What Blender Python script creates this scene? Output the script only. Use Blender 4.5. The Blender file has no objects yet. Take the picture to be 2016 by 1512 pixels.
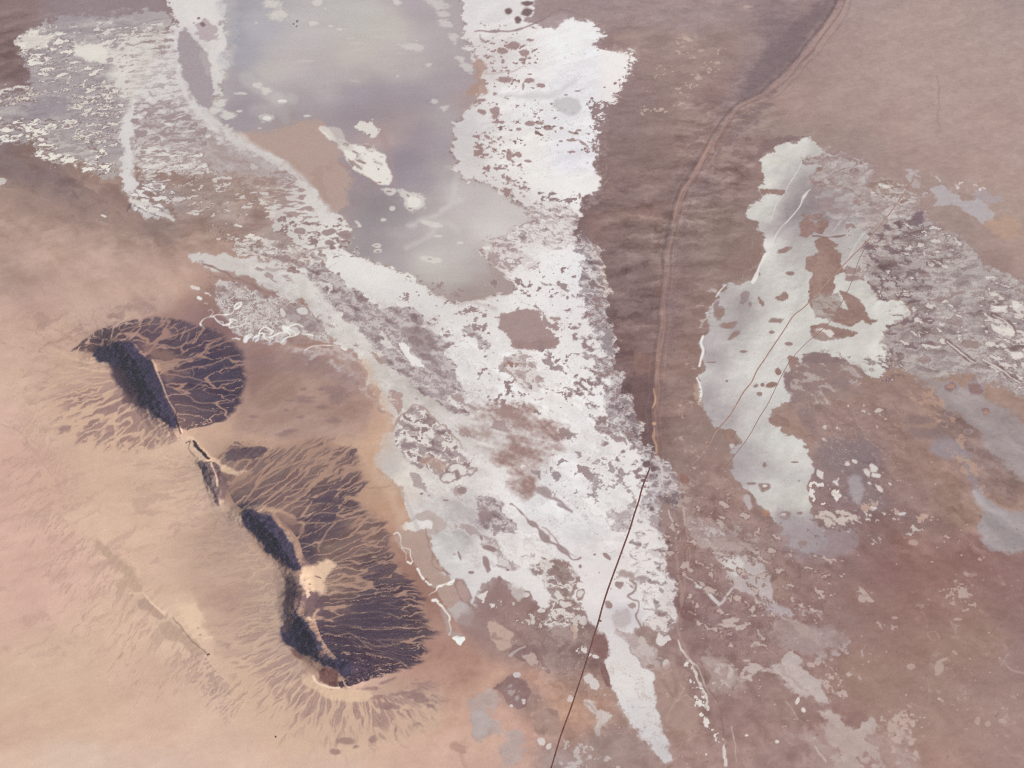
import bpy, math
import numpy as np
from mathutils import Vector, Matrix

# ------------------------------------------------------------------ camera, light, exposure
C = bpy.context.scene
CAM_H = 11000.0
HFOV = math.radians(50.0)
PITCH = math.radians(52.0)          # below the horizon
cam_data = bpy.data.cameras.new("camera")
cam = bpy.data.objects.new("camera", cam_data)
C.collection.objects.link(cam)
cam.location = (0, 0, CAM_H)
cam.rotation_euler = (math.radians(90) - PITCH, 0, 0)
cam_data.sensor_fit = 'HORIZONTAL'
cam_data.angle = HFOV
cam_data.clip_start = 5.0
cam_data.clip_end = 900000.0
C.camera = cam

SUN_EL = math.radians(36)
SUN_AZ = math.radians(112)          # clockwise from +Y (the far side): from the right, a little behind the viewer
W = bpy.data.worlds.new("World"); C.world = W
W.use_nodes = True
nt = W.node_tree; nt.nodes.clear()
sky = nt.nodes.new("ShaderNodeTexSky"); sky.sky_type = 'NISHITA'; sky.sun_disc = False
sky.sun_elevation = SUN_EL; sky.sun_rotation = SUN_AZ; sky.altitude = 900
bg = nt.nodes.new("ShaderNodeBackground"); bg.inputs[1].default_value = 0.08
wo = nt.nodes.new("ShaderNodeOutputWorld")
nt.links.new(sky.outputs[0], bg.inputs[0]); nt.links.new(bg.outputs[0], wo.inputs[0])
sd = bpy.data.lights.new("sun", 'SUN'); sd.energy = 4.9; sd.angle = math.radians(0.5); sd.color = (1.0, 0.965, 0.91)
sun = bpy.data.objects.new("sun", sd); C.collection.objects.link(sun)
dirv = Vector((math.sin(SUN_AZ) * math.cos(SUN_EL), math.cos(SUN_AZ) * math.cos(SUN_EL), math.sin(SUN_EL)))
sun.rotation_euler = dirv.to_track_quat('Z', 'Y').to_euler()
sun.location = dirv * 30000
C.view_settings.view_transform = 'Standard'; C.view_settings.look = 'None'
C.view_settings.exposure = 0.0; C.view_settings.gamma = 1.0
C.view_settings.use_curve_mapping = False
C.render.use_persistent_data = False
C.cycles.max_bounces = 3; C.cycles.diffuse_bounces = 2; C.cycles.volume_bounces = 1
C.cycles.use_denoising = False
C.cycles.pixel_filter_type = 'BLACKMAN_HARRIS'; C.cycles.filter_width = 1.1
# <MAP>
# ------------------------------------------------------------------ survey grid
# The ground is surveyed on a grid that follows the view (finer near the camera); every
# grid point is a real place on the plain: ground_xy() gives its metres.
FPX = 1008.0 / math.tan(HFOV / 2)
def ground_xy(u, v, h=0.0):
    dx = (u - 1008.0) / FPX; dy = -(v - 756.0) / FPX
    cp, sp = math.cos(PITCH), math.sin(PITCH)
    fy = cp + dy * sp; fz = -sp + dy * cp
    t = (h - CAM_H) / fz
    return dx * t, fy * t
def ground_xy_from_pixel(u, v):
    x, y = ground_xy(np.float64(u), np.float64(v)); return float(x), float(y)

ST = 1.5
U0, V0 = -126.0, -96.0
NU, NV = 1513, 1137
ua = (U0 + ST * np.arange(NU)).astype(np.float32)
va = (V0 + ST * np.arange(NV)).astype(np.float32)
UU, VV = np.meshgrid(ua, va)
_x, _y = ground_xy(UU.astype(np.float64), VV.astype(np.float64))
MX = (_x / 6.9).astype(np.float32); MY = (_y / 6.9).astype(np.float32)   # about one unit per picture pixel
del _x, _y
rng = np.random.RandomState(11)

# ------------------------------------------------------------------ noise
_perm = rng.permutation(256).astype(np.int32)
_perm = np.concatenate([_perm, _perm])
_ga = rng.rand(256) * 2 * np.pi
_gx = np.cos(_ga).astype(np.float32); _gy = np.sin(_ga).astype(np.float32)
def perlin(x, y, seed=0):
    x = x + np.float32(seed * 37.17); y = y + np.float32(seed * 91.31)
    xf = np.floor(x); yf = np.floor(y)
    xi = xf.astype(np.int32) & 255; yi = yf.astype(np.int32) & 255
    x = x - xf; y = y - yf
    w = x * x * x * (x * (x * 6 - 15) + 10); z = y * y * y * (y * (y * 6 - 15) + 10)
    a = _perm[xi]; b = _perm[(xi + 1) & 255]
    h = _perm[a + yi]; n00 = _gx[h] * x + _gy[h] * y
    h = _perm[b + yi]; n10 = _gx[h] * (x - 1) + _gy[h] * y
    h = _perm[a + ((yi + 1) & 255)]; n01 = _gx[h] * x + _gy[h] * (y - 1)
    h = _perm[b + ((yi + 1) & 255)]; n11 = _gx[h] * (x - 1) + _gy[h] * (y - 1)
    p = n00 + w * (n10 - n00); q = n01 + w * (n11 - n01)
    return (p + z * (q - p)) * np.float32(1.5)
def fbm(scale, octs=4, seed=0, ang=0.0, sx=1.0, gain=0.55, ridged=False, warp=None, X=None, Y=None):
    X = MX if X is None else X; Y = MY if Y is None else Y
    if ang or sx != 1.0:
        c, s = math.cos(math.radians(ang)), math.sin(math.radians(ang))
        X, Y = (X * c + Y * s) / sx, (-X * s + Y * c)
    if warp is not None:
        X = X + warp[0]; Y = Y + warp[1]
    o = np.zeros(X.shape, np.float32); a = 1.0; tot = 0.0; f = 1.0 / scale
    for k in range(octs):
        n = perlin(X * np.float32(f), Y * np.float32(f), seed + k * 3)
        if ridged: n = 1 - 2 * np.abs(n)
        o += a * n; tot += a; a *= gain; f *= 2.03
    return o / tot
def sstep(a, b, x):
    t = np.clip((x - a) / (b - a), 0, 1); return t * t * (3 - 2 * t)
def shift(a, du, dv): return np.roll(a, (dv, du), (0, 1))

NA = fbm(170, 4, 1)                 # broad
NB = fbm(60, 5, 21)                 # coastline raggedness
NC = fbm(22, 4, 41)
ND = fbm(9, 3, 61)
WX = fbm(40, 3, 71) * 22; WY = fbm(40, 3, 77) * 22
MB = fbm(34, 5, 81, warp=(WX, WY), gain=0.62)      # marbled
MR = fbm(30, 5, 91, warp=(WX, WY), ridged=True, gain=0.6)   # veins
del WX, WY
RG = fbm(46, 5, 96, gain=0.7)       # rough fractal
_wx = fbm(16, 3, 201) * 9; _wy = fbm(16, 3, 207) * 9
VR = fbm(26, 4, 211, ang=-25, sx=1.5, warp=(_wx, _wy), ridged=True, gain=0.5) * 0.7 + fbm(26, 5, 221, ang=-25, sx=1.6, warp=(_wx, _wy), gain=0.6) * 1.1
VR = VR * 1.0
NS = NC * 0.75 + ND * 0.55 + NB * 0.55              # patch noise: clusters of unequal islands
_d1 = fbm(34, 5, 231, gain=0.6); _d2 = fbm(34, 5, 241, gain=0.6)
DXI = _d1 * (26 / ST); DYI = _d2 * (20 / ST)      # shoreline displacement, grid steps
del _wx, _wy, _d1, _d2

# ------------------------------------------------------------------ painting tools
col = np.zeros((NV, NU, 3), np.float32)
rough = np.zeros((NV, NU), np.float32)           # crust / rock roughness for the bump
region = np.zeros((NV, NU), np.uint8)
fine_h = np.zeros((NV, NU), np.float32)      # low steps: gravel standing above its channels
def P(s):
    return np.array([[float(t) for t in q.split(',')] for q in s.split()], np.float32)
def win(pts, pad):
    a = int(max(0, math.floor((pts[:, 0].min() - pad - U0) / ST))); b = int(min(NU, math.ceil((pts[:, 0].max() + pad - U0) / ST) + 1))
    c = int(max(0, math.floor((pts[:, 1].min() - pad - V0) / ST))); d = int(min(NV, math.ceil((pts[:, 1].max() + pad - V0) / ST) + 1))
    return slice(c, d), slice(a, b)
def fill(pts, sl):
    vs = va[sl[0]]; n = sl[1].stop - sl[1].start; u0 = ua[sl[1].start]
    tog = np.zeros((len(vs), n + 1), np.int16)
    q = np.roll(pts, -1, 0)
    for (x0, y0), (x1, y1) in zip(pts, q):
        if y0 == y1: continue
        if y0 > y1: x0, y0, x1, y1 = x1, y1, x0, y0
        r = np.nonzero((vs >= y0) & (vs < y1))[0]
        if len(r) == 0: continue
        xc = x0 + (vs[r] - y0) * (x1 - x0) / (y1 - y0)
        ix = np.clip(np.ceil((xc - u0) / ST), 0, n).astype(int)
        np.add.at(tog, (r, ix), 1)
    return (np.cumsum(tog, 1)[:, :n] % 2).astype(np.float32)
def box(a, r, ax):
    r = int(r)
    if r < 1: return a
    pad = [(0, 0)] * a.ndim; pad[ax] = (r + 1, r)
    c = np.cumsum(np.pad(a, pad, mode='edge'), axis=ax, dtype=np.float64)
    n = a.shape[ax]
    hi = np.take(c, np.arange(2 * r + 1, 2 * r + 1 + n), ax); lo = np.take(c, np.arange(0, n), ax)
    return ((hi - lo) / (2 * r + 1)).astype(np.float32)
def blur(a, r):
    k = max(1, round(r / ST / 1.7))
    for _ in range(2):
        a = box(box(a, k, 0), k, 1)
    return a
def rgb(c): return np.array(c, np.float32)
def mask(pts, edge=10, rag=0.5, crisp=0.12, n=None, thr=0.5):
    """soft, ragged mask of a traced outline"""
    if isinstance(pts, str): pts = P(pts)
    sl = win(pts, edge * 2.5 + 6 + 24 * rag)
    m = blur(fill(pts, sl), edge)
    if rag > 0:
        H, Wd = m.shape
        jj = np.clip(np.arange(Wd, dtype=np.float32)[None] + DXI[sl] * rag, 0, Wd - 1).astype(np.int32)
        ii = np.clip(np.arange(H, dtype=np.float32)[:, None] + DYI[sl] * rag, 0, H - 1).astype(np.int32)
        m = m[ii, jj]
    nn = (NS if n is None else n)[sl]
    m = m + rag * nn * sstep(0.0, 0.3, m) * sstep(1.0, 0.7, m) * 0.9
    return sl, sstep(thr - crisp, thr + crisp, m)
def paint(sl, m, c, a=1.0):
    c = rgb(c) if not isinstance(c, np.ndarray) or c.ndim == 1 else c
    m = (m * a)[..., None]
    col[sl] = col[sl] * (1 - m) + c * m
def area(pts, c, edge=10, rag=0.5, crisp=0.12, a=1.0, n=None):
    sl, m = mask(pts, edge, rag, crisp, n); paint(sl, m, c, a); return sl, m
def field(ctrl, step=12, power=3.0, eps=18.0):
    """smooth colour field through scattered colour samples  'u,v,r,g,b' """
    c = P(ctrl)
    su = np.arange(0, NU + step, step); sv = np.arange(0, NV + step, step)
    gu, gv = np.meshgrid(U0 + su * ST, V0 + sv * ST)
    d = ((gu[..., None] - c[:, 0]) ** 2 + (1.35 * (gv[..., None] - c[:, 1])) ** 2 + eps ** 2) ** (-power / 2)
    g = (d @ c[:, 2:]) / d.sum(-1, keepdims=True)
    iu = np.arange(NU) / step; iv = np.arange(NV) / step
    a = iu.astype(int); fa = (iu - a)[None, :, None]; b = iv.astype(int); fb = (iv - b)[:, None, None]
    g = g.astype(np.float32)
    r0 = g[b][:, a] * (1 - fa) + g[b][:, a + 1] * fa; r1 = g[b + 1][:, a] * (1 - fa) + g[b + 1][:, a + 1] * fa
    return (r0 * (1 - fb) + r1 * fb).astype(np.float32)
def spline(pts, step=4.0):
    pts = np.asarray(pts, np.float64)
    if len(pts) < 3:
        n = max(2, int(np.hypot(*(pts[1] - pts[0])) / step) + 1)
        return pts[0] + (pts[1] - pts[0]) * np.linspace(0, 1, n)[:, None]
    p = np.vstack([2 * pts[0] - pts[1], pts, 2 * pts[-1] - pts[-2]]); out = []
    for i in range(1, len(p) - 2):
        n = max(1, int(np.hypot(*(p[i + 1] - p[i])[:2]) / step))
        t = np.arange(n)[:, None] / n
        out.append(0.5 * (2 * p[i] + (p[i + 1] - p[i - 1]) * t + (2 * p[i - 1] - 5 * p[i] + 4 * p[i + 1] - p[i + 2]) * t ** 2
                          + (3 * p[i] - p[i - 1] - 3 * p[i + 1] + p[i + 2]) * t ** 3))
    out.append(p[-2:-1]); return np.vstack(out)
def wiggle(pts, amp, wl=18.0):
    n = len(pts); k = max(3, int(np.hypot(*np.diff(pts, axis=0).T).sum() / wl) + 2)
    o = np.stack([np.interp(np.linspace(0, k - 1, n), np.arange(k), rng.randn(k)) for _ in range(2)], 1) * amp
    o[0] = 0
    return pts + o
def draw(M, pts, w0, w1=None, a0=1.0, a1=None, soft=1.0, vw=0.0):
    """stroke of half-width w0..w1 into mask M (max)"""
    w1 = w0 if w1 is None else w1; a1 = a0 if a1 is None else a1
    n = len(pts) - 1
    if vw:
        kq = max(2, n // 3 + 2); wf = np.exp(np.interp(np.linspace(0, kq - 1, n + 1), np.arange(kq), rng.randn(kq)) * vw)
    for i in range(n):
        f = (i + .5) / n; w = w0 + (w1 - w0) * f; a = a0 + (a1 - a0) * f
        if vw: w = w * wf[i]
        x0, y0 = pts[i]; x1, y1 = pts[i + 1]; pad = w + soft + 1.5
        ca = int((min(x0, x1) - pad - U0) / ST); cb = int((max(x0, x1) + pad - U0) / ST) + 2
        ra = int((min(y0, y1) - pad - V0) / ST); rb = int((max(y0, y1) + pad - V0) / ST) + 2
        ca = max(ca, 0); ra = max(ra, 0); cb = min(cb, NU); rb = min(rb, NV)
        if ca >= cb or ra >= rb: continue
        X = ua[ca:cb][None, :] - x0; Y = va[ra:rb][:, None] - y0
        dx, dy = x1 - x0, y1 - y0; L = dx * dx + dy * dy + 1e-9
        t = np.clip((X * dx + Y * dy) / L, 0, 1)
        d = np.hypot(X - t * dx, Y - t * dy)
        m = a * np.clip((w + soft - d) / (2 * soft) + 0.0, 0, 1)
        s = M[ra:rb, ca:cb]; np.maximum(s, m, out=s)
def line(s, c, w=1.2, w1=None, a=1.0, a1=None, soft=0.9, wig=0.0, wl=14, vw=.3):
    pts = spline(P(s) if isinstance(s, str) else s)
    if wig: pts = wiggle(pts, wig, wl)
    M = np.zeros((NV, NU), np.float32); draw(M, pts, w, w1, a, a1, soft, vw=vw)
    sl = win(pts.astype(np.float32), w + 8); paint(sl, M[sl], c); return sl, M
def resample(p, s):
    d = np.r_[0, np.cumsum(np.hypot(*np.diff(p, axis=0).T))]; d /= d[-1]
    return np.stack([np.interp(s, d, p[:, 0]), np.interp(s, d, p[:, 1])], -1)
def rills(M, src, dst, n, w=(0.7, 1.6), t0=(0.0, 0.3), t1=(0.8, 1.0), wig=3.0, split=1, drift=0.03, a=(0.6, 1.0), soft=0.9, w_end=0.6, s_rng=(0, 1)):
    src = spline(P(src)); dst = spline(P(dst))
    def go(s, ta, tb, width, alpha, depth):
        k = max(4, int((tb - ta) * 14)); t = np.linspace(ta, tb, k)
        ss = np.clip(s + np.cumsum(rng.randn(k)) * drift * (tb - ta) / k ** .5, 0, 1)
        A = resample(src, ss); B = resample(dst, ss)
        p = A + (B - A) * t[:, None]
        p = spline(p, 4); p = wiggle(p, wig, 16)
        draw(M, p, width, width * w_end, alpha, alpha * 0.7, soft)
        if depth > 0:
            for _ in range(rng.randint(0, 3)):
                j = rng.uniform(0.2, 0.8); tt = ta + (tb - ta) * j
                go(float(np.interp(tt, t, ss)) + rng.randn() * drift * .3, tt, min(1, tt + rng.uniform(.15, .5)), width * .75, alpha * .85, depth - 1)
    for s in np.sort(s_rng[0] + (s_rng[1] - s_rng[0]) * rng.rand(n)):
        go(s, rng.uniform(*t0), rng.uniform(*t1), rng.uniform(*w), rng.uniform(*a), split)
def ell(s, c, a=0.9, rag=0.5, soft=0.18, rim=None, ang=0.0):
    """small patches 'u,v,ru,rv'"""
    for q in [[float(t) for t in k.split(',')] for k in s.split()]:
        u, v, ru, rv = q[:4]; th = math.radians(q[4]) if len(q) > 4 else 0.0
        R = max(ru, rv) * 1.7 + 4
        sl = win(np.array([[u, v]], np.float32), R)
        X = UU[sl] - u; Y = VV[sl] - v; cs, sn = math.cos(th), math.sin(th)
        d = np.hypot((X * cs + Y * sn) / ru, (-X * sn + Y * cs) / rv) + rag * NC[sl] + rag * 0.5 * ND[sl]
        if rim is not None: paint(sl, sstep(1.55, 1.2, d) * 0.8, rim)
        paint(sl, sstep(1 + soft, 1 - soft, d), c, a)
def specks(pts, c, dens=0.2, n=None, edge=14, crisp=0.05, a=1.0, rim=None, rimw=0.12, sl_only=False, rag=0.4):
    """islands from thresholded noise; dens = share covered"""
    sl, m = mask(pts, edge, rag, 0.3)
    f = (NS if n is None else n)[sl]
    inn = f[m > .5]
    if inn.size < 20: return sl, m * 0
    th = np.quantile(inn[::7], 1 - dens)
    f = f - (1 - m) * 0.8
    if rim is not None: paint(sl, sstep(th - rimw - .03, th - rimw + .03, f) * (m > .02), rim, 0.85)
    k = sstep(th - crisp, th + crisp, f)
    paint(sl, k, c, a); return sl, k
def mottle(pts, cols, n=None, edge=12, a=1.0, gain=2.2, rag=0.5, bias=0.0):
    """a patch whose colour runs through a ramp of crust colours"""
    sl, m = mask(pts, edge, rag, 0.2)
    f = (VR if n is None or n is MR else n)[sl]
    t = np.clip(0.5 + (f - f.mean()) / (f.std() + 1e-6) * 0.11 * gain + bias, 0, 0.9999) * (len(cols) - 1)
    i = t.astype(int); fr = sstep(.3, .7, t - i)[..., None]; cc = np.array(list(cols) + [cols[-1]], np.float32)
    paint(sl, m, cc[i] * (1 - fr) + cc[i + 1] * fr, a); return sl, m

def veins(pts, c, w=.05, n=None, edge=10, a=.8, rag=.5):
    """thin winding lines: the contour of a noise field"""
    sl, m = mask(pts, edge, rag, .25)
    f = np.abs((N14 if n is None else n)[sl]); paint(sl, m * sstep(w, w * .35, f), c, a); return sl, m
def terr(f, lv=5.0):
    """terraced copy of a noise field: flat tones with crisp margins"""
    t = f * lv; i = np.floor(t); return (i + sstep(.38, .62, t - i)) / lv
def soil(pts, amp, n, edge=30, c=(1, .96, .93), lv=7.0, rag=.4):
    sl, m = mask(pts, edge, rag, .4); f = n[sl]; f = f / (f.std() + 1e-6) * .33
    col[sl] += ((terr(f, lv) * .75 + f * .25) * m * amp * 2)[..., None] * rgb(c)
_wx = fbm(24, 4, 251) * 12; _wy = fbm(24, 4, 257) * 12
N14 = fbm(26, 5, 261, warp=(_wx, _wy), gain=.58)
TH = fbm(30, 5, 271, ang=8, sx=2.4, warp=(_wx, _wy), gain=.58)         # left-right grain
TD = fbm(34, 5, 281, ang=-38, sx=2.2, warp=(_wx, _wy), gain=.58)       # grain falling to the right
TU = fbm(30, 5, 291, ang=28, sx=2.6, warp=(_wx, _wy), gain=.57)        # grain rising to the right
HN = fbm(17, 4, 295, ang=-25, sx=1.4, warp=(_wx * .5, _wy * .5), gain=.6) + NC * .25
HS = fbm(15, 4, 297, ang=12, sx=2.0, warp=(_wx, _wy * .7), gain=.56) + NC * .3 + NB * .25
del _wx, _wy

def tint(pts, mul, edge=30, rag=.4):
    sl, m = mask(pts, edge, rag, .4); col[sl] *= 1 + m[..., None] * (rgb(mul) - 1)
def fanfield(src, dst):
    """s (grid pixels across the fan) and t (0 at the hill, 1 at the toe) for every cell of a fan"""
    A = spline(P(src)); B = spline(P(dst)); LA = np.hypot(*np.diff(A, axis=0).T).sum(); LB = np.hypot(*np.diff(B, axis=0).T).sum()
    ns, ntt = int(LB * 1.6), 260
    s = np.linspace(0, 1, ns); a = resample(A, s); b = resample(B, s); t = np.linspace(0, 1.25, ntt)
    X = a[:, None, 0] + (b - a)[:, None, 0] * t; Y = a[:, None, 1] + (b - a)[:, None, 1] * t
    pts = np.concatenate([A, B, a + (b - a) * 1.25]); sl = win(pts.astype(np.float32), 4)
    sh = (sl[0].stop - sl[0].start, sl[1].stop - sl[1].start)
    j = np.round((X - ua[sl[1].start]) / ST).astype(int); i = np.round((Y - va[sl[0].start]) / ST).astype(int)
    ok = (i >= 0) & (i < sh[0]) & (j >= 0) & (j < sh[1]); k = (i * sh[1] + j)[ok]
    n = np.bincount(k, minlength=sh[0] * sh[1]).astype(np.float32).reshape(sh)
    S = np.bincount(k, (s[:, None] + 0 * t)[ok], minlength=sh[0] * sh[1]).reshape(sh).astype(np.float32)
    T = np.bincount(k, (t[None] + 0 * s[:, None])[ok], minlength=sh[0] * sh[1]).reshape(sh).astype(np.float32)
    nb, Sb, Tb = (box(box(q, 1, 0), 1, 1) for q in (n, S, T))
    inside = nb > 0; S = Sb / np.maximum(nb, 1e-6); T = Tb / np.maximum(nb, 1e-6)
    R = np.hypot(*(b - a).T).mean()
    return sl, S * (LA + LB) / 2, T, inside, R
def fan(src, dst, colour, seed, a=.95, cell=20, ch=.10, toe=.12, head=0.0, fine=.5, stretch=3.6, lite=None, la=.0, thr=None, patch=0.0, chm=None, fade=.05, step=1.2):
    """gravel fan: dark gravel left standing between a braid of pale channels"""
    sl, S, T, ins, R = fanfield(src, dst)
    wx = NC[sl] * 7 + ND[sl] * 1.2 + NB[sl] * 8
    q = S + wx; r = T * R
    n1 = perlin(q / cell, r / (cell * stretch), seed) + .35 * perlin(q / (cell * .45), r / (cell * stretch * .5), seed + 1)
    n2 = perlin(q / (cell * .5), r / (cell * stretch * .6), seed + 2) + .3 * perlin(q / (cell * .22), r / (cell * stretch * .35), seed + 3)
    n3 = perlin(q / (cell * .24), r / (cell * stretch * .45), seed + 4)
    if chm is not None: ch = ch * chm[sl][..., 0]
    c1 = sstep(ch * 1.5, ch * .5, np.abs(n1)); c2 = sstep(ch * 1.6, ch * .6, np.abs(n2)) * sstep(.25, .6, T + .3 * n1) * .9; c3 = sstep(.16, .03, np.abs(n3)) * fine
    pale = np.clip(np.maximum(np.maximum(c1, c2), c3), 0, 1)
    if patch: pale = np.maximum(pale, sstep(-patch, .12 - patch, -(n1 * .6 + n2 * .5 + NB[sl] * .5)))
    edge = 1.0 - toe * (1.2 + 1.5 * perlin(q / (cell * .45), r / 90, seed + 6) + .4 * perlin(q / (cell * .2), r / 60, seed + 7))
    body = sstep(edge + fade, edge - fade, T) * ins
    if head: body = body * sstep(0, head, T)
    m = body * (1 - pale)
    cc = colour[sl] if isinstance(colour, np.ndarray) and colour.ndim == 3 else rgb(colour) + 0 * col[sl]
    cc = cc + (n2 * 6 + n3 * 5 + ND[sl] * 3)[..., None]
    if lite is not None: paint(sl, sstep(1.06, .8, T) * ins * la, lite)
    paint(sl, m, cc, a); fine_h[sl] += m * step; return sl, m
def sheet(pts, c, edge=7, rag=1.0, a=.7, amp=5, c2=(176, 156, 148), dens=.16, n=None):
    """a pale crust sheet: halo, soft ragged body, inner tone changes and islands"""
    n = TD if n is None else n
    sl, m = mask(pts, edge * 2, rag * 1.5, .4); paint(sl, m, c, .3)
    sl, m = mask(pts, edge, rag, .22); f = n[sl] / (n.std() + 1e-6)
    paint(sl, m, rgb(c) + (terr(f * .33, 6) * amp * 2.4)[..., None], a)
    specks(pts, c2, dens, n=n, edge=edge * 1.5, crisp=.06, a=.8)
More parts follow.
